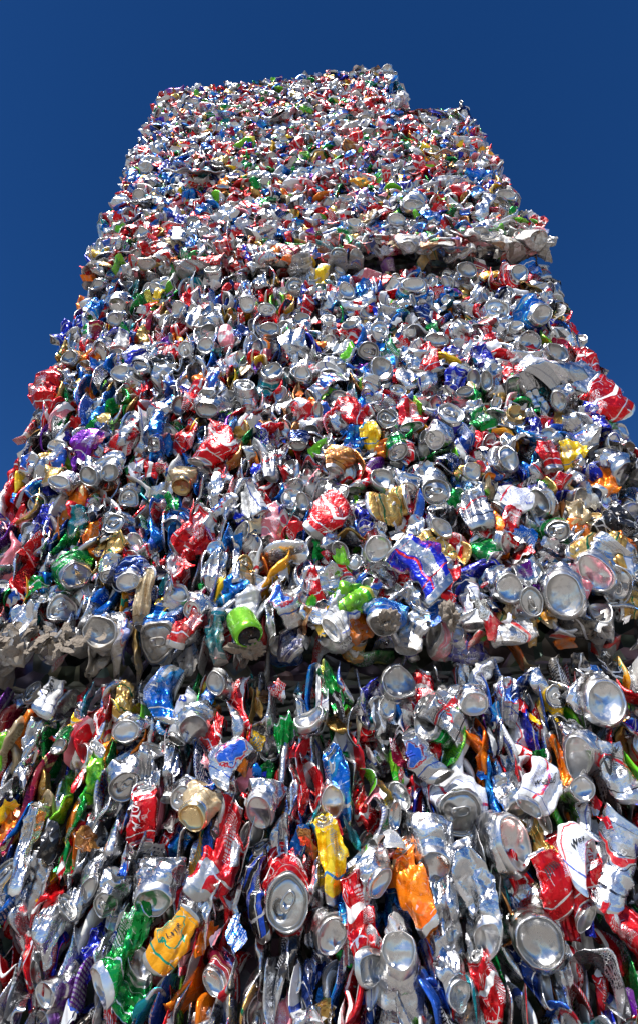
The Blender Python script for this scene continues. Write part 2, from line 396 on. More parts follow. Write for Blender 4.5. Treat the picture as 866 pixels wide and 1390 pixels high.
def end_to(mesh, can, e, xf, hi, tone, mat=ALU):
    prof = BASE if e['base'] else LID
    if hi:
        fine = []
        for (r1, h1), (r2, h2) in zip(prof[:-1], prof[1:]):
            k_ = max(1, int(abs(r1 - r2) / .0022))
            fine += [(r1 + (r2 - r1) * q / k_, h1 + (h2 - h1) * q / k_) for q in range(k_)]
        prof = fine + [prof[-1]]
    if not hi: prof = prof[::2] + ([prof[-1]] if len(prof) % 2 == 0 else [])
    nu = can.nu if hi else 20
    P = can.end_pts(e, prof, nu)
    if not e['base'] and hi:                      # pressed-in mouth of an opened can
        rel = (P - e['c']); x = rel @ e['w'] / max(e['a'], .01) * .0272; y = rel @ e['m'] / max(e['b'], .01) * .0272
        d = np.sqrt(((x - .011) / .0085) ** 2 + (y / .0095) ** 2)
        P = P - e['n'] * (np.clip(1.15 - d, 0, .45) / .45 * .009 * (np.hypot(x, y) < .0205))[:, None]
    if e['base'] or can.rng.random() < .3:       # knocks in the disc
        for _ in range(can.rng.integers(1, 4)):
            a_, r_, w_ = can.rng.uniform(0, 6.28), can.rng.uniform(.002, .022), can.rng.uniform(.006, .014)
            q = e['c'] + e['w'] * math.cos(a_) * r_ + e['m'] * math.sin(a_) * r_
            P = P - e['n'] * (np.maximum(0, 1 - np.linalg.norm(P - q, axis=1) / w_) * can.rng.uniform(-.002, .006))[:, None]
    V = xf(can.tf(P, np.full(len(P), .30)))
    Fq = gridfaces(len(prof), nu, True)
    mesh.add(V, Fq, np.zeros((len(Fq), 4, 2)), mat, tone, .25)

def tab_to(mesh, can, e, xf, tone, rng):
    """stay-on ring pull: a two-lobed ring plate with a finger hole and a rivet hole, 2 mm thick"""
    n = 26; th = np.linspace(0, 2 * math.pi, n, endpoint=False)
    L, Wd = .0125, .0078
    ox = np.cos(th) * L - .002; oy = np.sin(th) * Wd * (1 + .12 * np.cos(2 * th))
    hx = np.where(np.cos(th) < 0, np.cos(th) * .0078 - .0035, np.cos(th) * .0045 - .0035); hy = np.sin(th) * .0048
    rings = [(ox, oy, .0010), (ox * .97, oy * .97, .0026), (ox * .85 - .0003, oy * .85, .0032), (hx * 1.08, hy * 1.1, .0030), (hx, hy, .0024), (hx, hy, .0006)]
    rt = rng.uniform(-.5, .5) if rng.random() < .7 else rng.uniform(0, 6); c_, s_ = math.cos(rt), math.sin(rt)
    lift = rng.uniform(0, .14)
    P = np.concatenate([can.local(e, np.stack([x * c_ - y * s_, x * s_ + y * c_], 1), np.full(n, z - .0012) + np.maximum(-x, 0) * lift) for x, y, z in rings])
    V = xf(can.tf(P, np.full(len(P), .30))); Fq = gridfaces(6, n, True)
    mesh.add(V, Fq, np.zeros((len(Fq), 4, 2)), ALU, tone, 0)
    # rivet boss and the web that covers the smaller hole
    r2 = [(.0052, .0014), (.0048, .0026), (.0022, .0027), (.0020, .0038), (.0003, .0040)]
    P = np.concatenate([can.local(e, np.stack([(np.cos(th) * r + .0052) * c_ - np.sin(th) * r * s_, (np.cos(th) * r + .0052) * s_ + np.sin(th) * r * c_], 1), np.full(n, z - .0012)) for r, z in r2])
    V = xf(can.tf(P, np.full(len(P), .30))); Fq = gridfaces(5, n, True)
    mesh.add(V, Fq, np.zeros((len(Fq), 4, 2)), ALU, tone, 0)

def scrap_to(mesh, rng, xf, mat, size, n=15, amt=1.0, tone=.5, aspect=1.0):
    """torn, crumpled piece of can wall"""
    g = np.linspace(-.5, .5, n); X, Z = np.meshgrid(g, g)
    # ragged rim
    an = np.arctan2(Z, X); rr = 1 + .09 * np.sin(an * 3 + rng.uniform(0, 6)) + .05 * np.sin(an * 7 + rng.uniform(0, 6))
    edge = np.maximum(np.abs(X), np.abs(Z)) * 2
    q = 1 - edge ** 2 * .16 * (np.abs(np.sin(2 * an)))
    X, Z = X * rr * q * size * aspect, Z * rr * q * size
    k = rng.uniform(10, 34)
    Y = X * X * k * .7 + Z * Z * rng.uniform(-4, 14)
    P = np.stack([X, Y, Z], -1).reshape(-1, 3)
    a1, a2 = rng.uniform(-.8, .8), rng.uniform(-.7, .7)
    M = np.array(Matrix.Rotation(a1, 3, 'X') @ Matrix.Rotation(a2, 3, 'Z'))
    P = Crumple(rng, 1.25 * amt)(P, np.ones(len(P))) @ M.T
    Fq = gridfaces(n, n)
    u0, v0 = rng.uniform(0, 1), rng.uniform(0, .6)
    uvp = np.stack([u0 + (g[None, :] + .5).repeat(n, 0) * size * aspect / .207, v0 + (g[:, None] + .5).repeat(n, 1) * size / .11], -1).reshape(-1, 2)
    mesh.add(xf(P), Fq, uvp[Fq], mat, tone, 1.0, 1.0)

def leaf_to(mesh, rng, xf, mat, L, w, tone=.5, hi=False):
    """folded leaf of can wall whose crease faces out and whose two flanks run back into the bale"""
    nl, nc = (34, 23) if hi else (16, 11)
    t_ = np.linspace(-1, 1, nl); s_ = np.linspace(-1, 1, nc)
    T, S_ = np.meshgrid(t_, s_, indexing='ij')
    taper = (1 - np.abs(T) ** rng.uniform(2, 4)) * .9 + .1
    skew = rng.uniform(-.5, .5); dep = rng.uniform(.014, .026)
    X = T * L / 2
    Z = w / 2 * taper * np.sign(S_ + skew * .3) * np.abs(S_) ** .6 + rng.uniform(-.010, .010) * T * T + rng.uniform(-.004, .004) * np.sin(T * 4 + rng.uniform(0, 6))
    Z = w / 2 * taper * (S_ * .55 + .45 * np.tanh(S_ * 3)) + (rng.uniform(-.018, .018) * (1.4 if hi else 1) * T * T + rng.uniform(-.003, .003) * np.sin(T * 4 + rng.uniform(0, 6)))
    Y = dep * np.abs(S_) ** rng.uniform(1.6, 3.5) + rng.uniform(0, .016) * T * T + rng.uniform(-.006, .006) * T
    P = np.stack([X, Y, Z + skew * Y], -1).reshape(-1, 3)
    P = Crumple(rng, 1.0 if hi else .5)(P, np.ones(len(P)))
    Fq = gridfaces(nl, nc)
    u0, v0 = rng.uniform(0, 1), rng.uniform(0, .4)
    if rng.random() < .5: uvp = np.stack([u0 + S_ * (dep + w / 2) / .207, v0 + (T + 1) / 2 * L / .11], -1).reshape(-1, 2)
    else: uvp = np.stack([u0 + T * L / .4, v0 + .3 + S_ * .2], -1).reshape(-1, 2)
    mesh.add(xf(P), Fq, uvp[Fq], mat, tone, .8, 0.0)

def letter_mesh(text, shear=0.0, res=2):
    cu = bpy.data.curves.new('t', 'FONT'); cu.body = text; cu.align_x = 'CENTER'; cu.align_y = 'CENTER'; cu.shear = shear; cu.offset = .012
    cu.resolution_u = res
    o = bpy.data.objects.new('t', cu); C.objects.link(o)
    dg = bpy.context.evaluated_depsgraph_get(); me = bpy.data.meshes.new_from_object(o.evaluated_get(dg))
    bpy.data.objects.remove(o); bpy.data.curves.remove(cu)
    bm = bmesh.new(); bm.from_mesh(me); bpy.data.meshes.remove(me)
    bmesh.ops.triangulate(bm, faces=bm.faces[:])
    for _ in range(3):
        es = [e for e in bm.edges if e.calc_length() > .14]
        if es:
            bmesh.ops.subdivide_edges(bm, edges=es, cuts=1); bmesh.ops.triangulate(bm, faces=bm.faces[:])
    V = np.array([v.co[:] for v in bm.verts])[:, :2]; Ft = [[v.index for v in f.verts] for f in bm.faces]
    bm.free()
    return V, Ft

def lettering(can_obj, can, xf2, text, height, ang, mat, shear=0.0, du=0.0, dv=0.0, stretch=1.0):
    """prints text on the wall of a can, following every fold; ang = direction on the bale face"""
    G = xf2(can.W0).reshape(can.nv, can.nu + 1, 3)
    iv = int(can.nv * (.45 + dv)); iu = int(np.argmin(G[iv, :-1, 1]))
    iu = (iu + int(du * can.nu)) % can.nu
    def S(fi, fj):
        fj = np.mod(fj, can.nu); fi = np.clip(fi, 0, can.nv - 1.001)
        i0 = fi.astype(int); j0 = fj.astype(int); a = (fi - i0)[:, None]; b = (fj - j0)[:, None]
        return (G[i0, j0] * (1 - a) + G[i0 + 1, j0] * a) * (1 - b) + (G[i0, j0 + 1] * (1 - a) + G[i0 + 1, j0 + 1] * a) * b
    c = np.array([float(iv)]); d = np.array([float(iu)])
    gi = (S(c + 3, d) - S(c - 3, d))[0] / 6; gj = (S(c, d + 4) - S(c, d - 4))[0] / 8
    J = np.array([[gi[0], gj[0]], [gi[2], gj[2]]])
    V, Ft = letter_mesh(text, shear)
    V = V * np.array([stretch, 1]) * height
    ca, sa = math.cos(ang), math.sin(ang)
    W = np.stack([V[:, 0] * ca - V[:, 1] * sa, V[:, 0] * sa + V[:, 1] * ca], 1)
    ij = W @ np.linalg.inv(J).T
    fi, fj = c + ij[:, 0], d + ij[:, 1]
    P = S(fi, fj)
    ni = S(fi + .5, fj) - S(fi - .5, fj); nj = S(fi, fj + .5) - S(fi, fj - .5)
    N = np.cross(ni, nj); N /= np.linalg.norm(N, axis=1)[:, None] + 1e-9
    N0 = np.cross(gi, gj)
    if N0[1] > 0: N = -N
    P = P + N * .0007
    me = bpy.data.meshes.new('lettering'); me.from_pydata(P.tolist(), [], Ft); me.materials.append(MATS[mat]); me.update()
    o = bpy.data.objects.new('lettering', me); C.objects.link(o); o.parent = can_obj
    return o
# ------------------------------------------------------------------ what the photo shows: x y kind trail-angle colour [size] [label] [@writing,height mm,angle,ink,shear,stretch]
# kinds: L lid faces out, B base faces out, S flattened side faces out, E seen edge-on, C torn crumpled piece
CAT = {}
CAT['bottom'] = '''
790 895 C 60 blk 1.2
835 900 C 20 blk 1.3
765 905 E 120 blk 1.2
860 925 C 60 blk 1.1
38 934 L 120 sil .8
75 945 S 62 whi .9 # dull white can bent like a sleeve @Light,13,62,black ink,.2
25 975 E 35 org
8 987 E 35 tan
45 1003 S 52 sil 1.1
30 1030 S 50 sil
84 1018 B 95 grn .62 # small silver can base turned sideways below a green wall
100 970 S 78 teal .8
127 965 E 72 red .8
133 982 S 75 sil .7
165 945 S 75 gold .8
140 938 E 72 blu .7
173 992 B 80 sil 1 # round silver can base facing out under a folded neck
203 1010 E 95 sil 1
201 1055 S 80 sil .8
214 937 S 78 blu 1 # blue and white can wall folded flat @L,14,70,white ink,0
218 966 E 110 blu .9
245 964 S 62 whi .9 # white can wall with a blue letter @G,15,62,blue ink,.2
262 987 B 95 sil 1.05 # big silver can base with a dented rim
295 928 B 40 sil .9
292 958 C 0 brn 1 # crumpled copper coloured piece
350 942 C 0 gold 1
362 938 C 0 brn .9
330 950 S 84 red 1 # tall shiny red strip of can
343 950 E 88 gold .8
316 985 S 100 sil .9
262 1035 S 118 nav 1 # dark navy can folded along its length
283 1040 C 80 pink 1
305 1027 S 62 lbl .9 # white and blue printed can end flap @AN,9,60,blue ink,.1
384 992 C 30 grn 1.35 # bright green folded can wall
380 935 C 60 redw 1
402 975 S 105 sil 1.15
228 1035 S 85 sil .9
205 1017 B 85 sil .8
247 1085 L 70 sil .8
272 1080 C 0 nav .9
265 1110 B 65 tan .9 # bronze coloured can end pinched to a tall oval
302 1085 S 70 sil .8
332 1088 C 20 red .9
372 1060 C 30 red 1
396 1060 E 80 sil 1.1
415 1092 C 0 red .8
355 1103 B 82 sil 1 # silver can base squeezed to a tall oval
338 1058 C 70 pink .8
325 1035 C 80 org .6
420 975 B 120 sil 1.1
424 1010 S 105 sil 1.1
460 1060 S 108 blu 1.05 # blue can wall with a gold edge
462 955 C 0 blk 1.1
466 960 C 0 lime .6
487 932 S 70 cob .8
495 960 C 0 sil .8
525 955 B 150 teal .8
541 924 B 270 sil 1.35 # large bright silver can base at the seam
576 985 B 0 grn 1.0 # silver can base lying on its side with a dark hollow
490 990 C 0 tan 1
500 1020 C 80 whi 1
533 1003 C 60 blk 1 
541 1040 E 105 lime .9
520 1082 C 60 yel 1.4 # crumpled bright yellow can wall
508 1075 C 80 pink .8
565 1030 S 120 lbl 1 # silver can with blue lettering @BL,11,-60,blue ink,.1
552 1050 C 90 red .8
415 1075 C 20 red 1
452 1085 B 100 sil .9
608 965 S 150 silr 1.05 # silver can with red outlined script @Coors,13,-48,red ink,.4
590 1005 C 0 red .8
625 1098 L 95 bud 1.25 # large can lid with its ring pull still on
624 1030 S 98 bud 1.25 # white beer can wall covered in small print
641 955 B 110 sil 1
645 968 E 110 red .9
655 1015 S 112 org .8 # glossy orange folded can wall
674 1000 C 80 whi 1
725 985 E 115 cob 1
716 950 C 70 redw .8
720 965 C 70 yel .5
746 1000 S 100 lbl 1.15 # long silver blue can wall standing upright
784 1026 B 60 sil 1.15 # bright silver base with a rounded shoulder
762 980 E 120 blk 1.2
815 958 B 135 sil 1.6 # very large shiny can base near the right edge
826 1040 S 105 silr 1.05 # silver diet cola can with black script @Diet,16,70,black ink,.4
856 1005 S 80 gold .9
850 1060 C 60 grn 1.5 # shiny green crumpled can wall
864 1045 C 60 cob .9
737 1033 C 20 grn .9
702 1045 C 70 red .8
677 1080 S 100 blu 1.1 # deep blue can wall standing upright
703 1093 B 110 sil .9
740 1073 S 70 bud .9 # white beer can end with part of a word @weiser,12,12,black ink,.3
787 1072 B 100 sil 1
812 1085 C 130 redw .9
35 1140 S 70 sil 1
72 1143 C 60 blk 1.5
57 1185 E 74 yel 1.1
47 1200 S 80 sil 1
35 1165 C 70 lbl 1
24 1190 E 85 red .9
5 1205 C 70 gold 1.1
93 1165 C 75 grn 1
120 1132 C 40 brn 1
157 1132 S 65 sil 1.05
165 1165 S 60 lbl 1
160 1200 S 64 lbl 1
78 1190 C 40 red .8
120 1203 B 110 sil .8
141 1228 L 60 sil .7
173 1268 S 55 grn 1.3 # long green can wall leaning to the right
48 1232 E 48 red .9
46 1265 E 70 red 1
25 1260 S 100 sil 1
65 1262 S 55 sil 1.1
100 1262 S 60 whi 1
133 1270 E 70 sil 1
152 1255 S 60 sil .8
187 1220 E 90 blk 1.2
181 1200 E 82 whi .9
197 1272 C 80 red .8
195 1112 S 86 red_plain 1.1 # red can standing on end with white capitals @ROYAL,13,-88,white ink,0
211 1075 S 92 pink .95 # faded pink can wall
207 1165 E 60 sil 1
172 1292 C 40 lime .7
171 1069 L 100 sil 1.1 # can lid with ring pull pinched to a point below
133 1008 C 60 red .8
127 1050 S 66 lime 1 # lime green can wall with dark print
108 1050 C 80 red 1
93 1112 S 68 org .8
107 1103 E 62 grn 1.1
40 1068 S 55 mag 1.1
44 1088 S 55 gold 1.1
62 1068 E 0 tan .6
28 1038 C 0 yel .6
3 1097 C 60 yel 1
5 1140 C 60 mag 1.2
84 1078 E 64 lime .8
260 1160 S 62 orgn 1.05 # orange can with green fruit print
292 1152 E 75 sil 1.2
310 1152 S 72 redw 1.3 # long red and silver can wall
342 1205 S 96 mon 1.05 # black can with a blue swoosh
303 1225 S 100 red 1
300 1248 C 70 pink .9
325 1205 E 60 sil 1
390 1226 L 115 red 1.3 # can lid with a bare ring pull above a red wall
392 1180 C 60 redw 1.1
237 1212 C 70 red 1.2
213 1222 B 80 sil 1.1
238 1275 S 55 orgn .8 # brown and orange can @LITER,6,50,black ink,0
283 1263 C 60 org 1
318 1268 C 40 blu 1
342 1278 S 84 sil 1
392 1285 C 0 blk 1.4
372 1188 S 105 sil 1
261 1265 S 84 prt .9
275 1230 S 70 sil .9
262 1220 E 86 lbl .9
415 1160 C 30 brn 1.1
405 1135 C 80 blu .9
408 1180 S 95 lbl .9
455 1155 S 98 yel 1.2 # yellow and pale blue can wall
478 1128 C 80 teal 1
500 1160 S 72 limw 1.1 # white can with a lime green stripe
513 1195 B 130 sil .9
553 1200 S 105 org 1.15 # large bright orange can wall
587 1172 B 95 sil 1.15 # open can with a dark round hollow
532 1140 C 20 prt 1.2
600 1232 S 105 sil 1.2
583 1260 C 0 org .9
484 1240 S 104 red 1.35 # long twisted red and white can strip
430 1205 S 98 sil 1
450 1235 C 70 tan 1
450 1268 B 110 sil 1
543 1250 C 60 prt 1.4
612 1265 E 88 teal 1.2
492 1225 S 80 sil 1
425 1268 E 115 sil 1.2
504 1285 S 110 whi .9
540 1295 B 270 sil 1.1
626 1175 C 120 red 1
636 1210 S 112 sil 1.2
613 1200 E 70 cob .8
693 1148 B 200 sil 1.55 # big crumpled silver base catching the sun
708 1192 C 20 red 1.7 # dark red translucent can wall
752 1190 S 120 red_plain 1.05 # red can wall with a barcode panel @IIIIIII,12,38,black ink,0
788 1165 S 120 red_plain 1.15 # red cola can wall with white script @Coca,17,-62,white ink,.4
820 1208 L 130 red .95 # small bent lid with two holes
840 1170 S 60 silr 1.35 # large silver can with a red emblem @53,9,-40,white ink,0
848 1240 S 145 redw 1.4 # big red can wall with white stripes
770 1245 C 60 red 1.3
775 1278 S 130 red 1.2
730 1277 B 100 sil 1.4 # ribbed silver can shoulder at the bottom
650 1280 C 20 sil 1.4
660 1245 S 120 grn .9
675 1195 C 60 blk 1.2
742 1240 C 30 red 1.1
862 1140 C 60 cob 1.1
765 1145 S 60 bud .75 # white and red beer can fragment @wei,13,28,black ink,.3
828 1115 C 130 redw 1
'''
CAT['second'] = '''
846 700 C 30 blk 1.8 # glossy black torn wall at the right edge
828 722 C 60 blk 1.5 # black crumpled wall below a small lid
858 728 C 20 blk 1.5 # black torn wall at the right edge
812 706 E 40 blk 1
30 563 C 60 red 1 # crumpled red piece on the left edge
27 592 E 50 nav .9
125 572 C 80 grn 1
145 568 C 60 gold .9
103 575 C 60 red .9
45 617 S 60 red 1 # red can with silver script
10 637 E 62 red 1
18 648 E 62 yel 1
16 625 E 62 grn .9
8 612 C 60 org .8
75 590 S 60 sil .9
75 622 S 38 lbl 1.1 # silver and blue can lying on a slant
115 603 S 48 pur 1 # shiny purple can
98 622 E 48 pur 1
175 580 S 75 silr 1
188 600 E 70 org .9
206 604 L 250 blu 1.0 # lid on a bright blue can
85 662 B 60 sil 1.05 # silver base facing left of a second base
125 652 B 45 sil 1.1 # bright silver oval can base
153 645 B 85 sil .95
166 624 E 84 grn 1
175 675 L 100 sil .85
155 710 L 80 sil .9
152 728 E 10 cob .8
57 697 S 72 cob 1
68 692 E 75 whi .9
30 722 C 0 blu .9
76 712 C 50 org 1
100 693 C 20 red 1
122 716 E 72 lime .8
113 716 E 70 org .7
25 705 C 70 pink .8
12 742 E 75 pink 1
30 750 C 70 red .8
201 716 S 62 blu .9 # blue can wedge
170 745 C 40 red 1
214 580 S 80 blu .9
250 602 S 95 blu 1
262 632 S 72 blu .9
303 603 S 60 red 1.25 # glossy orange red can wall
277 590 S 80 sil .8
247 658 B 75 tan .8
228 650 E 65 yel .9
206 640 C 60 red 1
232 686 C 60 grn .8
350 580 E 100 cob .9
369 628 S 98 silr 1
405 605 B 80 nav .8 # dark navy round can end
345 640 S 80 lbl .9
335 602 S 62 sil .9
347 628 C 60 cob .7
337 682 S 120 whi 1
343 712 C 30 tan .9
302 705 E 58 sil 1.1
270 722 S 45 redw 1.1
325 735 C 0 blu .8
250 737 C 60 red 1
228 727 S 75 blu 1
272 710 E 0 pur .8
372 705 S 52 pink 1
366 722 C 30 limw .8
406 660 E 70 gold .9
411 680 B 200 sil .8
255 690 C 70 prt 1
293 668 S 80 sil .8
290 690 S 60 lbl .9
290 658 C 20 red .7
409 568 C 0 red .9
437 612 C 60 limw 1.1 # pale green speckled can wall
466 622 S 88 brn 1.1 # copper coloured can wall
424 645 C 60 pink 1.1
503 590 S 100 yel .9 # yellow strip of can
524 573 L 60 sil 1.05
540 618 L 120 grn .95 # can lid with a green shoulder
519 652 B 60 sil 1.25 # large silver can base
531 690 S 10 gold 1.15 # gold can folded into a box with green stripes
553 663 L 80 sil .85
592 664 L 100 silr 1.25 # large can lid with its ring pull @
450 700 S 48 red 1.4 # big red can wall folded to a point
490 690 C 60 mag .9
590 600 L 60 sil .9
463 665 L 150 sil .8
565 705 C 0 sil 1.1
512 750 B 300 lbl 1.15 # round can base with a domed middle
572 765 S 142 eng 1.5 # blue and silver energy drink can @DORI,7,50,red ink,0
598 717 B 60 sil 1.05
613 702 S 110 blk 1
435 742 C 20 grn 1.1
460 757 C 20 lime 1
612 622 C 60 nav 1.2
482 592 S 80 blu .9
547 735 C 0 blu .8
497 640 S 75 redw .8
611 565 L 260 cob 1.2 # can lid with a cobalt band below it
655 570 S 132 grn 1.0 # bright green can wall
730 573 S 125 cob .9
775 590 C 20 cob .8
687 628 B 200 lbl 1.15 # silver blue can base
697 678 S 25 ice_white 1.15 # white beer can with blue writing @beer,7.5,10,blue ink,0
712 625 E 128 cob .9
740 616 S 118 red_plain .9 # red can with white letters @Coke,8,-62,white ink,.3
640 640 B 100 gold .75 # narrow gold can end
618 620 C 60 nav 1
640 690 S 110 silr 1.2
605 670 E 100 sil .8
674 702 S 112 org 1.0 # rust orange can wall
696 712 S 75 red .8
711 727 C 70 blu 1.5 # bright blue crumpled can wall
730 685 B 40 sil 1.1
755 725 L 100 grn 1.1 # can lid with green and white shoulder
784 690 S 103 tan 1 # beige oval can wall
745 650 C 60 grn .9
820 650 S 60 org 1.1
846 640 B 130 sil 1.15 # silver can end ring with a hollow centre
808 700 L 40 tan .85
838 712 S 35 blk 1.5 # large glossy black can
820 742 S 165 gold 1.3 # bronze coloured can wall
852 752 S 160 org 1
838 600 B 40 sil 1
802 582 S 135 sil 1
780 622 C 0 sil 1.1
45 775 S 80 sil 1
20 780 E 80 red 1
105 785 B 130 grn 1.15 # silver can base beside a green wall
80 822 L 120 sil 1.05
136 855 B 60 sil 1.2
163 860 S 80 lbl .9
180 850 E 84 gold .9
195 812 S 70 tan 1
211 866 L 95 blu 1.25 # dirty lid of a blue can just above the dark seam
178 792 B 90 nav 1
55 793 C 20 grn 1
118 760 C 20 red .9
130 790 E 85 sil .9
192 762 E 60 red 1
215 780 C 60 teal .8
148 784 L 80 sil .7
318 796 S 25 blu .9
333 764 L 240 tan .75
258 818 C 0 grn .7
256 848 S 60 red_plain .95 # red and white cola can @C,14,20,white ink,.4
263 832 L 60 sil .8
290 860 S 85 teal 1
305 872 C 70 red 1
335 815 S 62 whi .9
385 815 S 125 lbl 1.1
385 768 C 0 whi .9
413 835 C 20 brn 1.3
390 865 S 110 nav .9
255 760 C 60 red 1
290 775 S 75 sil .9
225 812 C 60 yel .8
272 805 E 80 mag .8
480 805 S 30 lime 1.2 # yellow and lime green can wall
438 845 C 30 yel 1.2 # yellow crumpled piece
447 790 S 60 sil 1.1
462 830 S 35 whi 1
520 848 B 80 blu 1.15 # blue can end packed with pulp
560 840 S 70 sil 1.1
594 832 C 80 blu 1.6 # big sky blue crumpled can
540 803 S 20 sil 1.2
602 778 S 110 redw 1
640 768 S 20 cob 1.05 # dark blue energy drink can
690 800 B 110 sil 1.1
712 782 C 30 pur 1.4 # violet crumpled can wall
722 815 L 190 sil 1.0
762 812 B 60 sil 1.45 # large round can base low on the right
806 778 B 45 sil 1.45 # bent bright silver can end
838 788 L 20 sil 1.3
785 785 S 120 pink 1
650 820 C 20 limw 1.2
645 868 S 175 cob 1.1
862 770 B 60 sil 1.1
130 385 B 80 sil 1
118 395 C 0 blu 1
128 417 S 45 blu 1 # blue and silver can
160 414 B 100 sil .9
158 434 B 80 sil 1
165 443 C 30 grn 1
118 436 S 60 grn .9
110 442 C 60 cob .7
122 450 S 70 mag .9
136 470 B 70 sil .9
150 468 S 60 red 1 # red and silver can
118 467 S 75 sil .9
95 485 B 70 gold .95 # gold rimmed round can end
57 528 S 62 red_plain 1.35 # red and white can on the left edge @LITE,14,62,white ink,0
75 492 C 60 red 1
127 497 C 40 red 1.1
122 520 C 20 red .9
178 487 S 60 cob .8
88 545 S 62 grn 1.1
90 525 C 60 blu .7
130 567 C 60 grn .8
207 500 S 55 lbl 1.1
234 472 S 85 red 1.1 # red and cream can wall
165 505 B 60 sil .95
193 503 B 60 sil .9
172 522 E 55 gold 1
190 520 C 20 red .8
205 545 S 55 lbl 1
217 553 C 20 red .9
290 372 B 270 sil 1.1 # bright can base near the seam
288 402 C 0 blu 1.3
326 400 S 60 blu .9
401 388 L 270 sil 1.25 # bright can lid just below the seam
242 420 B 250 sil 1.05
363 420 L 250 red 1.05 # lid of a red can
337 415 B 60 sil 1.05
366 452 B 265 sil 1.15 # shiny round can base with a dark rim
272 435 B 60 sil 1
253 477 L 200 sil .9
280 468 B 60 sil 1
308 458 S 96 pink 1
317 490 C 60 blu 1.1
398 467 S 100 sil 1.15
407 507 B 60 sil 1.1
369 508 B 260 teal 1.25 # silver can end over a teal wall
333 525 L 250 silr 1.15
282 556 B 60 sil 1.15
308 550 C 20 lime .8
288 520 S 72 lbl 1
405 558 C 60 red 1
408 535 C 60 org .9
276 416 C 0 mag .9
380 460 E 85 red 1.1
426 402 E 30 blu .9
467 376 S 25 blu 1
470 396 B 200 sil 1.1
505 380 C 130 redw 1
494 390 S 110 blu .9
560 395 B 265 blu 1.25 # bright base of a can with a blue wall
446 436 L 260 sil 1
480 430 L 240 nav 1
515 447 L 260 sil 1.1
508 405 S 100 sil .9
500 476 L 260 blu 1.15 # wide lid of a blue can
516 504 B 200 blu 1.3 # large bright base of a blue can
463 480 S 25 limw 1.05 # lime green and silver can @
430 462 C 60 org 1
577 490 S 125 red 1.1
545 512 C 60 gold 1
530 540 S 110 lbl 1.1
527 568 B 260 sil 1
474 556 S 170 red_plain 1.55 # big round crumpled red cola can @Cola,17,-28,white ink,.3
412 508 B 100 red 1
440 520 S 20 lbl 1
561 560 S 100 redw 1
592 460 B 80 sil 1.15
616 392 C 70 pur 1.4 # purple crumpled piece under the upper bale
595 430 C 60 red .7
612 420 E 80 sil .8
613 477 S 70 cob .8
632 370 B 250 sil 1.2 # bent silver can end under the overhang
703 377 B 170 red 1.15 # open end of a red can
672 378 C 0 nav .9
688 397 L 260 sil 1.05
675 417 L 260 sil 1.2
660 400 B 170 sil 1
709 415 L 200 sil 1
732 432 B 160 blu 1.2 # blue can with a wide silver shoulder
742 405 S 150 sil 1
771 402 C 30 red 1.2
760 422 S 150 gold .9
774 437 C 150 red 1
665 455 C 70 red 1.3 # crumpled red piece with a white swirl @
630 444 B 200 sil 1.1
683 442 C 20 sil 1.3
720 460 B 220 sil 1.15
755 480 B 230 sil 1.25 # round bright can base on the right
800 487 S 130 red 1.3 # red can on the right edge
658 485 S 120 cob 1.1
718 490 S 150 bud 1.3
643 490 C 60 teal 1
697 498 S 125 red 1.1
700 520 B 60 mag 1
735 520 S 20 teal 1.1
785 518 S 15 sil 1.35 # long crumpled silver can
820 550 S 155 red 1.5 # large red can on the right edge
650 540 S 125 grn 1.2 # vivid green can wall
728 550 C 90 grn .9
757 546 B 20 sil 1
'''
CAT['third'] = '''
192 318 B 270 sil 1.1 # oval can base near the left edge
189 263 B 250 sil .95
204 246 B 60 sil .9
242 270 C 60 blu 1
274 285 C 20 blu 1.3 # bright blue piece
253 268 E 95 gold .8
308 290 S 20 sil 1.2
245 320 S 95 sil 1
265 313 S 60 sil 1
208 303 C 60 pur .7
211 286 E 60 gold .8
165 330 C 45 nav 1
138 353 C 20 yel .8
226 343 S 60 silr 1.1
250 366 S 30 silr 1.1
200 366 B 60 gold .9
250 346 C 20 grn 1
226 326 C 60 red .8
470 268 B 250 sil 1.05
480 307 B 240 sil 1.05
538 302 B 260 sil 1.15 # bright can base
366 315 C 60 sil 1
368 283 C 80 blu 1.3
360 262 C 60 blu 1
417 240 C 80 pur 1
390 288 C 60 red 1.1
445 262 C 60 red 1
462 305 C 60 blu 1.1
450 287 C 30 redw 1.2
460 350 L 260 sil 1
410 362 B 250 sil 1.1 # dusty dark can end at the seam
383 365 C 30 org 1.2
485 240 C 60 blu 1
525 240 C 0 red 1
525 228 B 250 sil 1
592 152 C 20 cob 1.5 # shiny blue pieces on the top edge
605 148 C 60 blu 1.2
603 170 B 170 sil 1.3
638 183 C 120 pur 1.3 # purple piece on the right edge
656 200 C 120 red 1.1
652 234 S 150 blu 1.1
645 262 S 130 blu 1
686 267 B 240 sil 1.25 # square dented can base on the right edge
560 280 B 60 sil 1.2
632 285 C 90 lbl 1.1
697 287 C 150 grn .9
711 297 C 120 gold .9
657 278 S 60 sil 1.1
675 297 C 60 red 1.1
652 325 B 70 sil 1.3
600 335 C 0 prt 1.7
580 345 C 0 brn 1.4
655 345 C 20 mag 1.4
690 335 S 150 prt 1.4
725 335 B 150 sil 1.3
552 345 L 100 sil 1
620 350 S 20 blu 1
680 345 C 60 brn 1.2
460 195 C 60 redw 1
330 262 C 60 red 1
500 205 C 30 lbl .9
240 190 C 60 red 1
200 222 S 60 sil 1.2
185 208 S 70 prt 1.2
'''
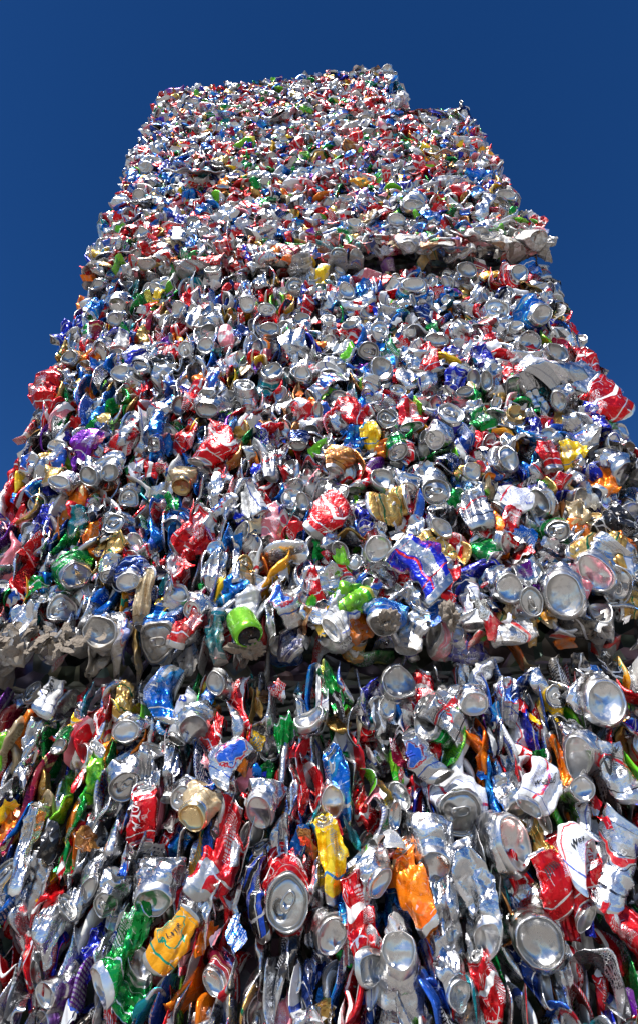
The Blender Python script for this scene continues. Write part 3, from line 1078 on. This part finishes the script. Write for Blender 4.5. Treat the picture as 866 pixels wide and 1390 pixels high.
CAT['top'] = '''
225 135 C 20 prt 1
255 120 C 0 silr 1
232 160 C 60 teal .9
240 175 S 60 sil 1
262 108 C 0 red .9
330 125 C 20 lbl 1
385 100 C 20 red .9
405 112 C 0 sil 1
372 150 C 60 red 1.1
250 150 C 60 org .7
300 160 S 20 sil .9
440 130 C 60 redw 1
480 115 C 30 lbl 1
500 105 S 30 sil 1
525 95 B 60 sil 1 # can end on the top right corner
538 95 C 60 prt .9
545 130 S 100 sil 1
'''
WRITE_BG = {}
# ------------------------------------------------------------------ ground
def struct(o): o['kind'] = 'structure'
gm = bpy.data.meshes.new('ground'); gm.from_pydata([(-400, -400, 0), (400, -400, 0), (400, 400, 0), (-400, 400, 0)], [], [(0, 1, 2, 3)]); gm.materials.append(MATS['concrete yard'])
g = bpy.data.objects.new('ground', gm); C.objects.link(g); struct(g)

# ------------------------------------------------------------------ the four bales
BALES = [  # key, x0, x1, z0, z1, face y, label
    ('bottom', -.47, .48, 0.004, .889, .014, 'bottom bale of crushed drink cans standing on the yard and carrying the other bales'),
    ('second', -.45, .465, .893, 1.706, 0.0, 'second bale of crushed cans from the ground, pale dirt along its lower left edge'),
    ('third', -.45, .475, 1.710, 2.545, -.016, 'third bale of crushed cans, dusty brown lower edge, under the short top bale'),
    ('top', -.45, .315, 2.548, 2.97, -.010, 'topmost and smallest bale of crushed cans, narrower than the bale under it, against the sky')]
DEPTH = .80
PAL = dict(sil=6.0, silr=1.3, whi=1.3, bud=.9, prt=.7, lbl=1.5, red=2.8, redw=1.5, blu=1.6, nav=.5, cob=.6, grn=.75, lime=.35, limw=.4,
           yel=.35, org=.45, orgn=.15, gold=.6, brn=.3, blk=.45, pur=.2, teal=.4, mag=.35, pink=.4, tan=.25, eng=.2, mon=.15)
PK = list(PAL); PW = np.array([PAL[k] for k in PK]); PW /= PW.sum()
COLN = dict(sil='bare silver', silr='silver and red', whi='white', bud='white printed', prt='silver with black print', lbl='silver and blue', red='red',
            red_plain='red', redw='red and white striped', blu='bright blue', nav='navy blue', cob='cobalt blue', grn='green', lime='lime green', limw='white and lime green', yel='yellow',
            org='orange', orgn='orange and green', gold='gold', brn='copper brown', blk='black', pur='purple', teal='teal', mag='dark red', pink='pink', tan='beige',
            eng='blue, silver and red', mon='black and blue', ice_white='white and blue')
MATS['ice_white'] = MATS['bud']

def grime_fn(key, x0, x1, z0, z1):
    def f(P):
        x, y, z = P.T
        g = np.full(len(P), .085)
        e = np.clip(1 - (z - z0) / .06, 0, 1)
        if key == 'second': g += e * np.where(x < -.18, .40, .24)
        elif key == 'third': g += np.clip(1 - (z - z0) / .17, 0, 1) * np.clip(.10 + (x + .1) * .5, .10, .24)
        elif key == 'top': g += e * .1
        else: g += np.clip(1 - (z1 - z) / .05, 0, 1) * .12
        return g
    return f

BND = [None]; BNDS = {}
def bound(X, Y, Z):
    """the press leaves flat faces: what would stand out past the box of the bale is pushed back"""
    x0, x1, ya, yb, z0, zt = BND[0]
    j = .0035 * np.sin(X * 83 + Z * 19) + .003 * np.sin(Z * 71 + 1 + X * 31)
    for v, lo, hi in ((X, x0 - .006, x1 + .006), (Z, z0 + .001, None), (Y, None, yb + .01)):
        if lo is not None: v[:] = np.where(v < lo + j, lo + j + (v - lo - j) * .18, v)
        if hi is not None: v[:] = np.where(v > hi + j, hi + j + (v - hi - j) * .18, v)
    top = zt(X) + .004 + j if BND[1] else zt(X) - .003
    Z[:] = np.where(Z > top, top + (Z - top) * .18, Z)
    return X, Y, Z
def facer(p0, ang, off, frame, ripple=.5, pitch=0.0, lim=.010, world=(0, 0, 0), sq=1.0):
    """maps the local frame of a can onto a face of the bale: frame = (right, up, inward)"""
    ex, ez, ny = [np.array(v, float) for v in frame]; ca, sa = math.cos(ang), math.sin(ang)
    p0 = np.array(p0, float); cp, sp_ = math.cos(pitch), math.sin(pitch)
    def f(V):
        x, y, z = V.T
        X, Z = x * ca - z * sa, x * sa + z * ca
        X = X * sq; Z = Z * (1 + (1 - sq) * .35)      # the ram squeezed the bale sideways
        Z, y = Z * cp + y * sp_, y * cp - Z * sp_          # the front of the piece leans down, towards the ground
        y = y + off
        y = np.where(y < -lim, -lim + (y + lim) * ripple, y)
        Q = p0 + np.outer(X, ex) + np.outer(Z, ez) + np.outer(y, ny) + np.array(world)
        a, b, c = bound(Q[:, 0].copy(), Q[:, 1].copy(), Q[:, 2].copy())
        return np.stack([a, b, c], 1) - np.array(world)
    return f
FRONT = ((1, 0, 0), (0, 0, 1), (0, 1, 0))
LEFT = ((0, -1, 0), (0, 0, 1), (1, 0, 0)); RIGHT = ((0, 1, 0), (0, 0, 1), (-1, 0, 0)); TOPF = ((1, 0, 0), (0, 1, 0), (0, 0, -1))
BACK = ((-1, 0, 0), (0, 0, 1), (0, -1, 0))

def screen(p):
    q = CM.transposed() @ (Vector(p) - CAM)
    return 433 + F * q.x / -q.z, 650 - F * q.y / -q.z, F / -q.z

def parse(txt, fy):
    out = []
    for ln in txt.strip().splitlines():
        wr = None; lab = None
        if '@' in ln: ln, wr = ln.split('@')
        if '#' in ln: ln, lab = ln.split('#')
        a = ln.split()
        px, py, k, ang, col = float(a[0]), float(a[1]), a[2], R(float(a[3])), a[4]
        size = float(a[5]) if len(a) > 5 else 1.0
        p = at(px, py, fy); p2 = at(px + 6 * math.cos(ang), py - 6 * math.sin(ang), fy)
        wa = math.atan2(p2.z - p.z, p2.x - p.x)
        w_ = None
        if wr and wr.strip():
            b = wr.strip().split(',')
            ia = R(float(b[2])); q = at(px + 6 * math.cos(ia), py - 6 * math.sin(ia), fy)
            w_ = (b[0], float(b[1]) / 1000, math.atan2(q.z - p.z, q.x - p.x), b[3], float(b[4]))
        out.append(dict(p=p, k=k, a=wa, c=col, s=size, lab=lab.strip() if lab else None, w=w_, cat=True))
    return out

def fixed_can(kind, rng, hi, size, amt): return Can(kind, rng, hi, amt, size)

def put_can(it, seed, frame, mesh_or_parent, off, hi, key, bale_loc=None, gf=None, detail=False, amt=1.0):
    """adds a can to the packed mesh, or builds it as a part with its lid, ring pull and base as sub-parts"""
    rng = np.random.default_rng(seed)
    tone = float(rng.uniform(.1, 1)) if it['c'] != 'sil' else float(rng.uniform(.3, 1))
    part = bale_loc is not None
    front = frame is FRONT; zz = it['p'][2]
    el = math.atan2(zz - CAM.z, D)
    pitch = (el * (.40 if it['k'] in 'LB' else .12) + rng.normal() * .12) if front else 0.0
    kw = dict(pitch=pitch)
    sq = 1.0
    if front:
        if key == 'bottom': sq = rng.uniform(.74, 1) if it['k'] in 'LB' else rng.uniform(.46, .78)
        elif key == 'second': sq = rng.uniform(.78, 1) if it['k'] in 'LB' else rng.uniform(.6, .9) if it['p'][0] < 0 else rng.uniform(.8, 1)
        if it['k'] in 'LB' and it['s'] > .95: sq = max(sq, .88)
        if it['w']: sq = .9; amt = .8; off -= .006
    kw['sq'] = sq
    if it['k'] not in 'LB': kw.update(ripple=.3, lim=.009)
    if it['k'] in 'LB' and it.get('cat'): kw.update(ripple=.6, lim=.014)
    tilt = 10 if it['k'] in 'LB' and math.sin(it['a']) < -.3 and front else None
    if it['k'] == 'C':
        size = .046 * it['s']
        if part:
            mesh = Mesh(); xf = facer((0, 0, 0), it['a'], off, frame, .3, pitch, world=it['p'], sq=sq)
            scrap_to(mesh, rng, xf, it['c'], size, 22, 1.0, tone, rng.uniform(.75, 1.15))
            o = mesh.build('torn_can_piece', mesh_or_parent, Vector(it['p']) - Vector(bale_loc), it['p'], gf)
            o['label'] = it['lab'] or 'torn %s piece of a can wall' % COLN[it['c']]
        else:
            scrap_to(mesh_or_parent, rng, facer(it['p'], it['a'], off, frame, .3, pitch, sq=sq), it['c'], size, 13 if hi else 10, 1.0, tone, rng.uniform(.7, 1.2))
        return
    if it['k'] == 'R':
        leaf_to(mesh_or_parent, rng, facer(it['p'], it['a'], off, frame, .3, pitch, sq=sq), it['c'], rng.uniform(.055, .12) * it['s'], rng.uniform(.011, .024) * it['s'], tone); return
    if it['k'] == 'E':
        L_, w_ = rng.uniform(.085, .125) * it['s'], rng.uniform(.018, .034) * it['s']
        if not part: leaf_to(mesh_or_parent, rng, facer(it['p'], it['a'], off, frame, .3, pitch, sq=sq), it['c'], L_, w_, tone, hi); return
        mesh = Mesh(); leaf_to(mesh, rng, facer((0, 0, 0), it['a'], off, frame, .3, pitch, world=it['p'], sq=sq), it['c'], L_, w_, tone, True)
        o = mesh.build('folded_can_wall', mesh_or_parent, Vector(it['p']) - Vector(bale_loc), it['p'], gf)
        o['label'] = it['lab'] or 'narrow %s can wall seen on its folded edge' % COLN[it['c']]
        return o
    if key == 'bottom' and it['k'] == 'S' and not it['w']: amt = 1.35
    can = Can(it['k'], rng, hi, amt, it['s'], tilt, key == 'bottom' or (key == 'second' and it['p'][0] < 0))
    mat = it['c']
    # put the visible end (or the middle of the wall) at the given spot
    endm = GLD if mat == 'tan' and it['k'] in 'LB' else ALU
    if not part:
        xf = facer(it['p'], it['a'], off, frame, **kw)
        wall_to(mesh_or_parent, can, xf, mat, tone)
        e = can.ends[0]; end_to(mesh_or_parent, can, e, xf, hi, tone, endm)
        if it['k'] in 'SE': end_to(mesh_or_parent, can, can.ends[1], xf, False, tone, ALU)
        if it['k'] == 'L' and hi: tab_to(mesh_or_parent, can, e, xf, tone, rng)
        return
    xf = facer((0, 0, 0), it['a'], off, frame, world=it['p'], **kw)
    mesh = Mesh(); wall_to(mesh, can, xf, mat, tone)
    subs = []
    for i, e in enumerate(can.ends):
        if i == 1 and it['k'] in 'LB': continue
        if detail and (it['k'] in 'LB' or not e['base']):
            m2 = Mesh(); end_to(m2, can, e, xf, True, tone, endm); subs.append(('can_base' if e['base'] else 'lid', m2))
            if not e['base']:
                m3 = Mesh(); tab_to(m3, can, e, xf, tone, rng); subs.append(('ring_pull', m3))
        else:
            end_to(mesh, can, e, xf, True, tone, endm)
            if it['k'] == 'L': tab_to(mesh, can, e, xf, tone, rng)
    loc = Vector(it['p']) - Vector(bale_loc)
    o = mesh.build('crushed_can', mesh_or_parent, loc, it['p'], gf)
    for nm, m_ in subs: m_.build(nm, o, (0, 0, 0), it['p'], gf)
    if it['w']:
        txt, h, wa, ink, sh = it['w']
        lettering(o, can, xf, txt, h * .72, wa, ink, sh)
    how = dict(L='with its lid facing out', B='with its round base facing out', S='squashed flat, side facing out', E='squashed flat and seen edge-on')[it['k']]
    o['label'] = it['lab'] or '%s can %s' % (COLN[it['c']], how)
    return o

def choose(rng, key, x, z):
    c = PK[rng.choice(len(PK), p=PW)]
    u = rng.random()
    def pick(w): return 'RESCBL'[rng.choice(6, p=np.array(w) / sum(w))]
    if key == 'bottom': k = pick((56, 12, 10, 16, 4, 3)) if x < 0 else pick((46, 10, 12, 22, 6, 4)); a = rng.normal(R(70 if x < 0 else 102), .36 if x < 0 else .5)
    elif key == 'second':
        left = x < -.02
        k = pick((52, 9, 8, 22, 6, 3)) if left else pick((30, 6, 14, 36, 9, 5))
        a = rng.normal(R(70), .45) if left else rng.uniform(0, 6.28)
    else: k = pick((26, 5, 9, 56, 3, 1)); a = rng.uniform(0, 6.28)
    if key in ('third', 'top') and c == 'sil' and rng.random() < .5: c = ('red', 'redw', 'pink', 'blu', 'grn', 'lbl', 'silr', 'whi')[rng.integers(8)]
    if k in 'LB' and rng.random() < .75: a = rng.normal(R(-90), .9)
    if k in 'LB' and rng.random() < .3: c = 'sil'
    return k, a, c

seed = 1000
for bi, (key, x0, x1, z0, z1, fy, blabel) in enumerate(BALES):
    rng = np.random.default_rng(50 + bi)
    bl = ((x0 + x1) / 2, fy + DEPTH / 2, z0)
    root = bpy.data.objects.new('can_bale', None); C.objects.link(root); root.location = bl
    root.empty_display_size = .3
    root['label'] = blabel; root['category'] = 'can bale'; root['group'] = 'stacked bales of crushed cans'
    gf = grime_fn(key, x0, x1, z0, z1)
    # top edge of the uppermost bale slopes down to the left
    def ztop(x): return z1 if key != 'top' else 2.835 + (x + .45) * .19
    # packed core
    bm = bmesh.new(); bmesh.ops.create_grid(bm, x_segments=1, y_segments=1, size=.5); bm.free()
    bm = bmesh.new(); bmesh.ops.create_cube(bm, size=1)
    bmesh.ops.subdivide_edges(bm, edges=bm.edges[:], cuts=20, use_grid_fill=True)
    ins = .072
    for v in bm.verts:
        x = (x0 + ins) + (v.co.x + .5) * (x1 - x0 - 2 * ins); yy = fy + ins + (v.co.y + .5) * (DEPTH - 2 * ins)
        zz = (z0 + .006) + (v.co.z + .5) * (ztop(x) - ins - z0 - .006) 
        v.co = (x + rng.normal() * .004 - bl[0], yy + rng.normal() * .004 - bl[1], zz - bl[2])
    me = bpy.data.meshes.new('compressed_core'); bm.to_mesh(me); bm.free(); me.materials.append(MATS['packed metal core'])
    o = bpy.data.objects.new('compressed_core', me); C.objects.link(o); o.parent = root

    BNDS[key] = [(x0, x1, fy, fy + DEPTH, z0, np.vectorize(ztop)), key == 'top']
    BND[:] = [(x0, x1, fy, fy + DEPTH, z0, np.vectorize(ztop)), key == 'top']
    items = parse(CAT[key], fy)
    for i_ in items:      # many flattened walls of the two lower bales stand edge-on
        if key in ('bottom', 'second') and i_['k'] == 'S' and not i_['w'] and i_['s'] < 1.3 and rng.random() < (.5 if key == 'bottom' else .35 if i_['p'].x < 0 else .12):
            i_['k'] = 'E'; i_['s'] *= 1.15
    K = dict(bottom=.54, second=.58, third=.57, top=.54)[key]         # can size of this bale
    for i_ in items: i_['s'] = min(i_['s'], 1.4) * K * (1.12 if i_['s'] >= 1.2 and i_['k'] in 'LB' else 1.04 if i_['w'] else .95 if i_['k'] == 'C' else 1.03)
    cpos = np.array([[i['p'].x, i['p'].z, (.021 if i['k'] == 'C' else .030) * i['s']] for i in items])
    # cans and torn pieces between the ones above, in front
    sp = dict(bottom=.0185, second=.0185, third=.0165, top=.016)[key]
    zvis0 = at(433, 1389, fy).z - .06 if key == 'bottom' else z0
    nx, nz = int((x1 - x0) / sp), int((z1 - zvis0) / sp)
    for i in range(nx):
        for j in range(nz):
            x = x0 + (i + .5 + rng.uniform(-.45, .45)) * sp; z = zvis0 + (j + .5 + rng.uniform(-.45, .45)) * sp
            if x < x0 + .006 or x > x1 - .006 or z > ztop(x) - ((.004 if key == 'second' and x < .1 else .012) if key != 'top' else .010) or z < z0 + (.004 if key == 'third' and x < .1 else .016): continue
            if len(cpos) and (np.hypot(cpos[:, 0] - x, cpos[:, 1] - z) < cpos[:, 2] * .8).any(): continue
            k, a, c = choose(rng, key, x, z)
            s = K * (rng.uniform(.75, 1.08) if k != 'C' else rng.uniform(.5, 1.1))
            items.append(dict(p=Vector((x, fy, z)), k=k, a=a, c=c, s=s, lab=None, w=None, cat=False))
    def rounding(x, z):
        e = min(x - x0, x1 - x, z - z0, ztop(x) - z)
        if key == 'third' and x > 0 and z - z0 < .16: return -.020 * min(1, x / .12) * (1 - (z - z0) / .16)
        if (key == 'third' and z - z0 < .05 or key == 'second' and z1 - z < .05) and x < .1: e = min(x - x0, x1 - x)
        return max(0, .05 - e) ** 2 * (8 if key in ('bottom', 'top') else 11)
    vis = []
    for n_, it in enumerate(items):
        sx, sy, k_ = screen(it['p'])
        inframe = -5 < sx < 871 and -5 < sy < 1395
        it['rank'] = k_ * it['s'] * (dict(L=.06, B=.06, S=.07, E=.035, C=.042, R=.01)[it['k']]) * (1.35 if it['cat'] else 1) + (1000 if it['w'] or it['lab'] else 0) if inframe else -1
        it['off'] = rounding(it['p'].x, it['p'].z) + (rng.uniform(-.004, .010) if it['cat'] else rng.uniform(.002, .019)) - (.003 if it['k'] in 'LB' and it['cat'] else 0) - (.004 if it['lab'] else 0) + (.006 if it['k'] == 'E' else 0)
        if it['k'] == 'R': it['off'] -= .008
    ends_ = [(i['p'], .026 * i['s']) for i in items if i['k'] in 'LB' and i['cat']]
    for it in items:
        if it['k'] in 'LB' and it['cat']: continue
        if any((it['p'] - p_).length < r_ + .018 for p_, r_ in ends_): it['off'] += .007
    cans = sorted([i for i in items if i['k'] not in 'CRE'], key=lambda i: -i['rank'])
    frs = sorted([i for i in items if i['k'] == 'C'], key=lambda i: -i['rank'])
    edg = sorted([i for i in items if i['k'] == 'E'], key=lambda i: -i['rank'])
    parts = [i for i in cans[:100] if i['rank'] > 0] + [i for i in edg[:50] if i['rank'] > 0] + [i for i in frs[:60] if i['rank'] > 0]
    pid = set(id(i) for i in parts)
    packed = Mesh(); torn = Mesh()
    for it in items:
        seed += 1
        det = key in ('bottom', 'second')
        if id(it) in pid: put_can(it, seed, FRONT, root, it['off'], True, key, bl, gf, det)
        else: put_can(dict(it, p=tuple(it['p'])), seed, FRONT, torn if it['k'] in 'CRE' else packed, it['off'], it['cat'], key)
    # second layer, deeper, that fills the gaps
    s2 = dict(bottom=.030, second=.030, third=.029, top=.029)[key]
    for i in range(int((x1 - x0) / s2)):
        for j in range(int((z1 - zvis0) / s2)):
            x = x0 + (i + .5 + rng.uniform(-.4, .4)) * s2; z = zvis0 + (j + .5 + rng.uniform(-.4, .4)) * s2
            if x < x0 + .02 or x > x1 - .02 or z > ztop(x) - .012 or z < z0 + .010: continue
            k, a, c = choose(rng, key, x, z); seed += 1
            put_can(dict(p=(x, fy, z), k=k, a=a, c=c, s=K * rng.uniform(.85, 1.15), w=None), seed, FRONT, torn if k in 'CRE' else packed, rng.uniform(.020, .038) + rounding(x, z), False, key)
    # the other faces of the bale, coarser
    def face(frame, origin, wdt, hgt, s3, zt=None):
        global seed
        ex, ez = np.array(frame[0], float), np.array(frame[1], float)
        for i in range(int(wdt / s3)):
            for j in range(int(hgt / s3)):
                a_ = (i + .5 + rng.uniform(-.4, .4)) * s3; b_ = (j + .5 + rng.uniform(-.4, .4)) * s3
                p = np.array(origin) + ex * a_ + ez * b_
                if p[2] > ztop(p[0]) - .01 and zt is None: continue
                if zt is not None: p[2] = ztop(p[0])
                k, a, c = choose(rng, key, .3, 0); seed += 1; k = 'C' if k in 'RE' else k
                e = min(a_, wdt - a_, b_, hgt - b_)
                put_can(dict(p=tuple(p), k=k, a=a, c=c, s=rng.uniform(.7, 1.0) * (1.3 if k in 'CR' else 1), w=None), seed, frame, torn if k in 'CRE' else packed, rng.uniform(.012, .028) + (.012 if frame is TOPF else 0) + max(0, .05 - e) ** 2 * 9, False, key)
    face(LEFT, (x0, fy + DEPTH, z0), DEPTH, z1 - z0, .046)
    face(RIGHT, (x1, fy, z0), DEPTH, z1 - z0, .046)
    face(BACK, (x1, fy + DEPTH, z0), x1 - x0, z1 - z0, .075)
    if key in ('top', 'third'): face(TOPF, (x0, fy, z1), x1 - x0, DEPTH, .055, True)
    if key == 'bottom':   # the foot of the lowest bale, under the camera's view
        face(FRONT, (x0, fy, z0), x1 - x0, zvis0 - z0, .05)
    for nm, m_ in (('packed_cans', packed), ('packed_can_scraps', torn)):
        m_.v = [v - np.array(bl) for v in m_.v]
        o = m_.build(nm, root, (0, 0, 0), bl, gf); o['kind'] = 'stuff'

ROOTS = {o['label'].split()[0]: o for o in bpy.data.objects if o.get('category') == 'can bale'}

# ------------------------------------------------------------------ caked pulp, flat sheet pieces, torn green can foot
def blob(name, px, py, fy, rx, rz, root, label, seed, mat='caked pulp and dirt', dep=.014):
    rng = np.random.default_rng(seed); bm = bmesh.new(); bmesh.ops.create_icosphere(bm, subdivisions=5, radius=1)
    from mathutils import noise
    p = at(px, py, fy)
    for v in bm.verts:
        c = v.co.copy(); n = noise.fractal(Vector((c.x * rx, c.y * dep, c.z * rz)) * 70 + Vector((seed, 0, 0)), .8, 2.2, 5)
        k = .9 + .9 * n + .45 * noise.noise(c * 3 + Vector((seed, 3, 1)))
        v.co = (c.x * rx * k, c.y * dep * k, c.z * rz * k)
    for f in bm.faces: f.smooth = True
    me = bpy.data.meshes.new(name); bm.to_mesh(me); bm.free(); me.materials.append(MATS[mat])
    o = bpy.data.objects.new(name, me); C.objects.link(o); o.parent = root; o.location = p - root.location; o['label'] = label
BND[:] = BNDS['second']
pm = Mesh(); rng = np.random.default_rng(77)
for i in range(62):      # crumbs and flakes of pulp caked on the lower left edge
    px = rng.uniform(-5, 104) if i < 60 else rng.normal(136, 9); py = rng.normal(868, 9) if i < 60 else rng.normal(862, 12)
    if i < 60 and px > 60 and py < 850: continue
    p = at(px, min(py, 890), -.002)
    scrap_to(pm, rng, facer(p, rng.uniform(0, 6), rng.uniform(-.010, .004), FRONT, .6), 'caked pulp and dirt', rng.uniform(.006, .014), 9, .9)
rt = ROOTS['second']; pm.v = [v - np.array(rt.location) for v in pm.v]
o = pm.build('caked_pulp', rt, (0, 0, 0), rt.location); o['kind'] = 'stuff'; o['label'] = 'pale flakes of pulp and dirt caked on the lower left edge'
blob('dirt_clod', 523, 845, -.010, .011, .010, ROOTS['second'], 'pale clod of pulp stuck in a blue can end', 31)
blob('dirt_clod', 612, 838, -.012, .008, .014, ROOTS['second'], 'small pale clod of pulp beside a blue can', 32)
blob('dirt_clod', 336, 882, .004, .016, .006, ROOTS['second'], 'brown clod of dirt at the seam', 33)

def sheet(px, py, fy, pts, root, label, tilt):
    """flat torn plate, 1.5 mm thick, sticking out of the bale"""
    bm = bmesh.new(); k = .0016
    rng = random.Random(px)
    ring = []
    for i, (x, z) in enumerate(pts):
        x2, z2 = pts[(i + 1) % len(pts)]
        for q in range(6):
            f = q / 6; ring.append((x + (x2 - x) * f + rng.uniform(-.0012, .0012), z + (z2 - z) * f + rng.uniform(-.0012, .0012)))
    n = len(ring); cx = sum(p[0] for p in ring) / n; cz = sum(p[1] for p in ring) / n
    rows = []
    for side in (0, 1):
        for q in (1, .7, .4, .12):
            rows.append([bm.verts.new((cx + (x - cx) * q, (k if side else 0) + .0035 * math.sin((cx + (x - cx) * q) * 160 + 1) + .002 * math.sin((cz + (z - cz) * q) * 210), cz + (z - cz) * q)) for x, z in ring])
    for s_ in (0, 4):
        for a in range(3):
            for j in range(n):
                j2 = (j + 1) % n; vs = [rows[s_ + a][j], rows[s_ + a][j2], rows[s_ + a + 1][j2], rows[s_ + a + 1][j]]
                bm.faces.new(vs if s_ else vs[::-1])
        bm.faces.new(rows[s_ + 3] if s_ else rows[s_ + 3][::-1])
    for j in range(n):
        j2 = (j + 1) % n; bm.faces.new([rows[0][j], rows[0][j2], rows[4][j2], rows[4][j]])
    bmesh.ops.recalc_face_normals(bm, faces=bm.faces[:])
    for f in bm.faces: f.smooth = True
    me = bpy.data.meshes.new('sheet_metal_scrap'); bm.to_mesh(me); bm.free(); me.materials.append(MATS['dull sheet aluminium'])
    o = bpy.data.objects.new('sheet_metal_scrap', me); C.objects.link(o); o.parent = root; o.location = at(px, py, fy) - root.location
    o.rotation_euler = tilt; o['label'] = label
sheet(265, 232, -.040, [(-.062, -.055), (-.02, -.045), (.035, .02), (.068, .038), (.038, .075), (.01, .088), (-.022, .075), (-.03, .01)], ROOTS['third'], 'flat dull grey plate sticking out near the upper left', (R(-28), 0, 0))
sheet(612, 205, -.045, [(-.055, .018), (-.01, .03), (.03, .012), (.052, -.022), (.01, -.02), (-.03, -.008)], ROOTS['third'], 'flat dull grey plate sticking out near the upper right', (R(-30), 0, 0))

def tube_foot():
    """lime green end of a can standing out of the lower edge, with its dark foot"""
    root = ROOTS['second']; p = at(335, 856, -.016)
    m_ = Mesh(); n = 40; th = np.linspace(0, 2 * math.pi, n, endpoint=False); rng = np.random.default_rng(5)
    prof = [(.0150, -.030), (.0160, -.022), (.0163, -.018), (.0160, -.016), (.0165, -.010), (.0163, -.004), (.0166, .002), (.0163, .008), (.0150, .011), (.0125, .012)]
    d = np.array([.35, -.45, -.82]); d /= np.linalg.norm(d); a = np.cross(d, [0, 1, 0]); a /= np.linalg.norm(a); b = np.cross(d, a)
    V = np.concatenate([d * h + np.outer(np.cos(th) * r, a) + np.outer(np.sin(th) * r * .9, b) for r, h in prof])
    Fq = gridfaces(len(prof), n, True); U = np.zeros((len(Fq), 4, 2)) + .3
    m_.add(V, Fq, U, 'lime', .6, .4)
    o = m_.build('can_foot', root, p - root.location, p); o['label'] = 'short lime green can foot poking out above the seam'
    m2 = Mesh(); prof = [(.0128, .012), (.0115, .0095), (.006, .009), (.0003, .0088)]
    V = np.concatenate([d * h + np.outer(np.cos(th) * r, a) + np.outer(np.sin(th) * r * .9, b) for r, h in prof])
    Fq = gridfaces(len(prof), n, True); m2.add(V, Fq, np.zeros((len(Fq), 4, 2)) + .3, 'blk', .6, .2); m2.build('can_base', o, (0, 0, 0), p)
tube_foot()
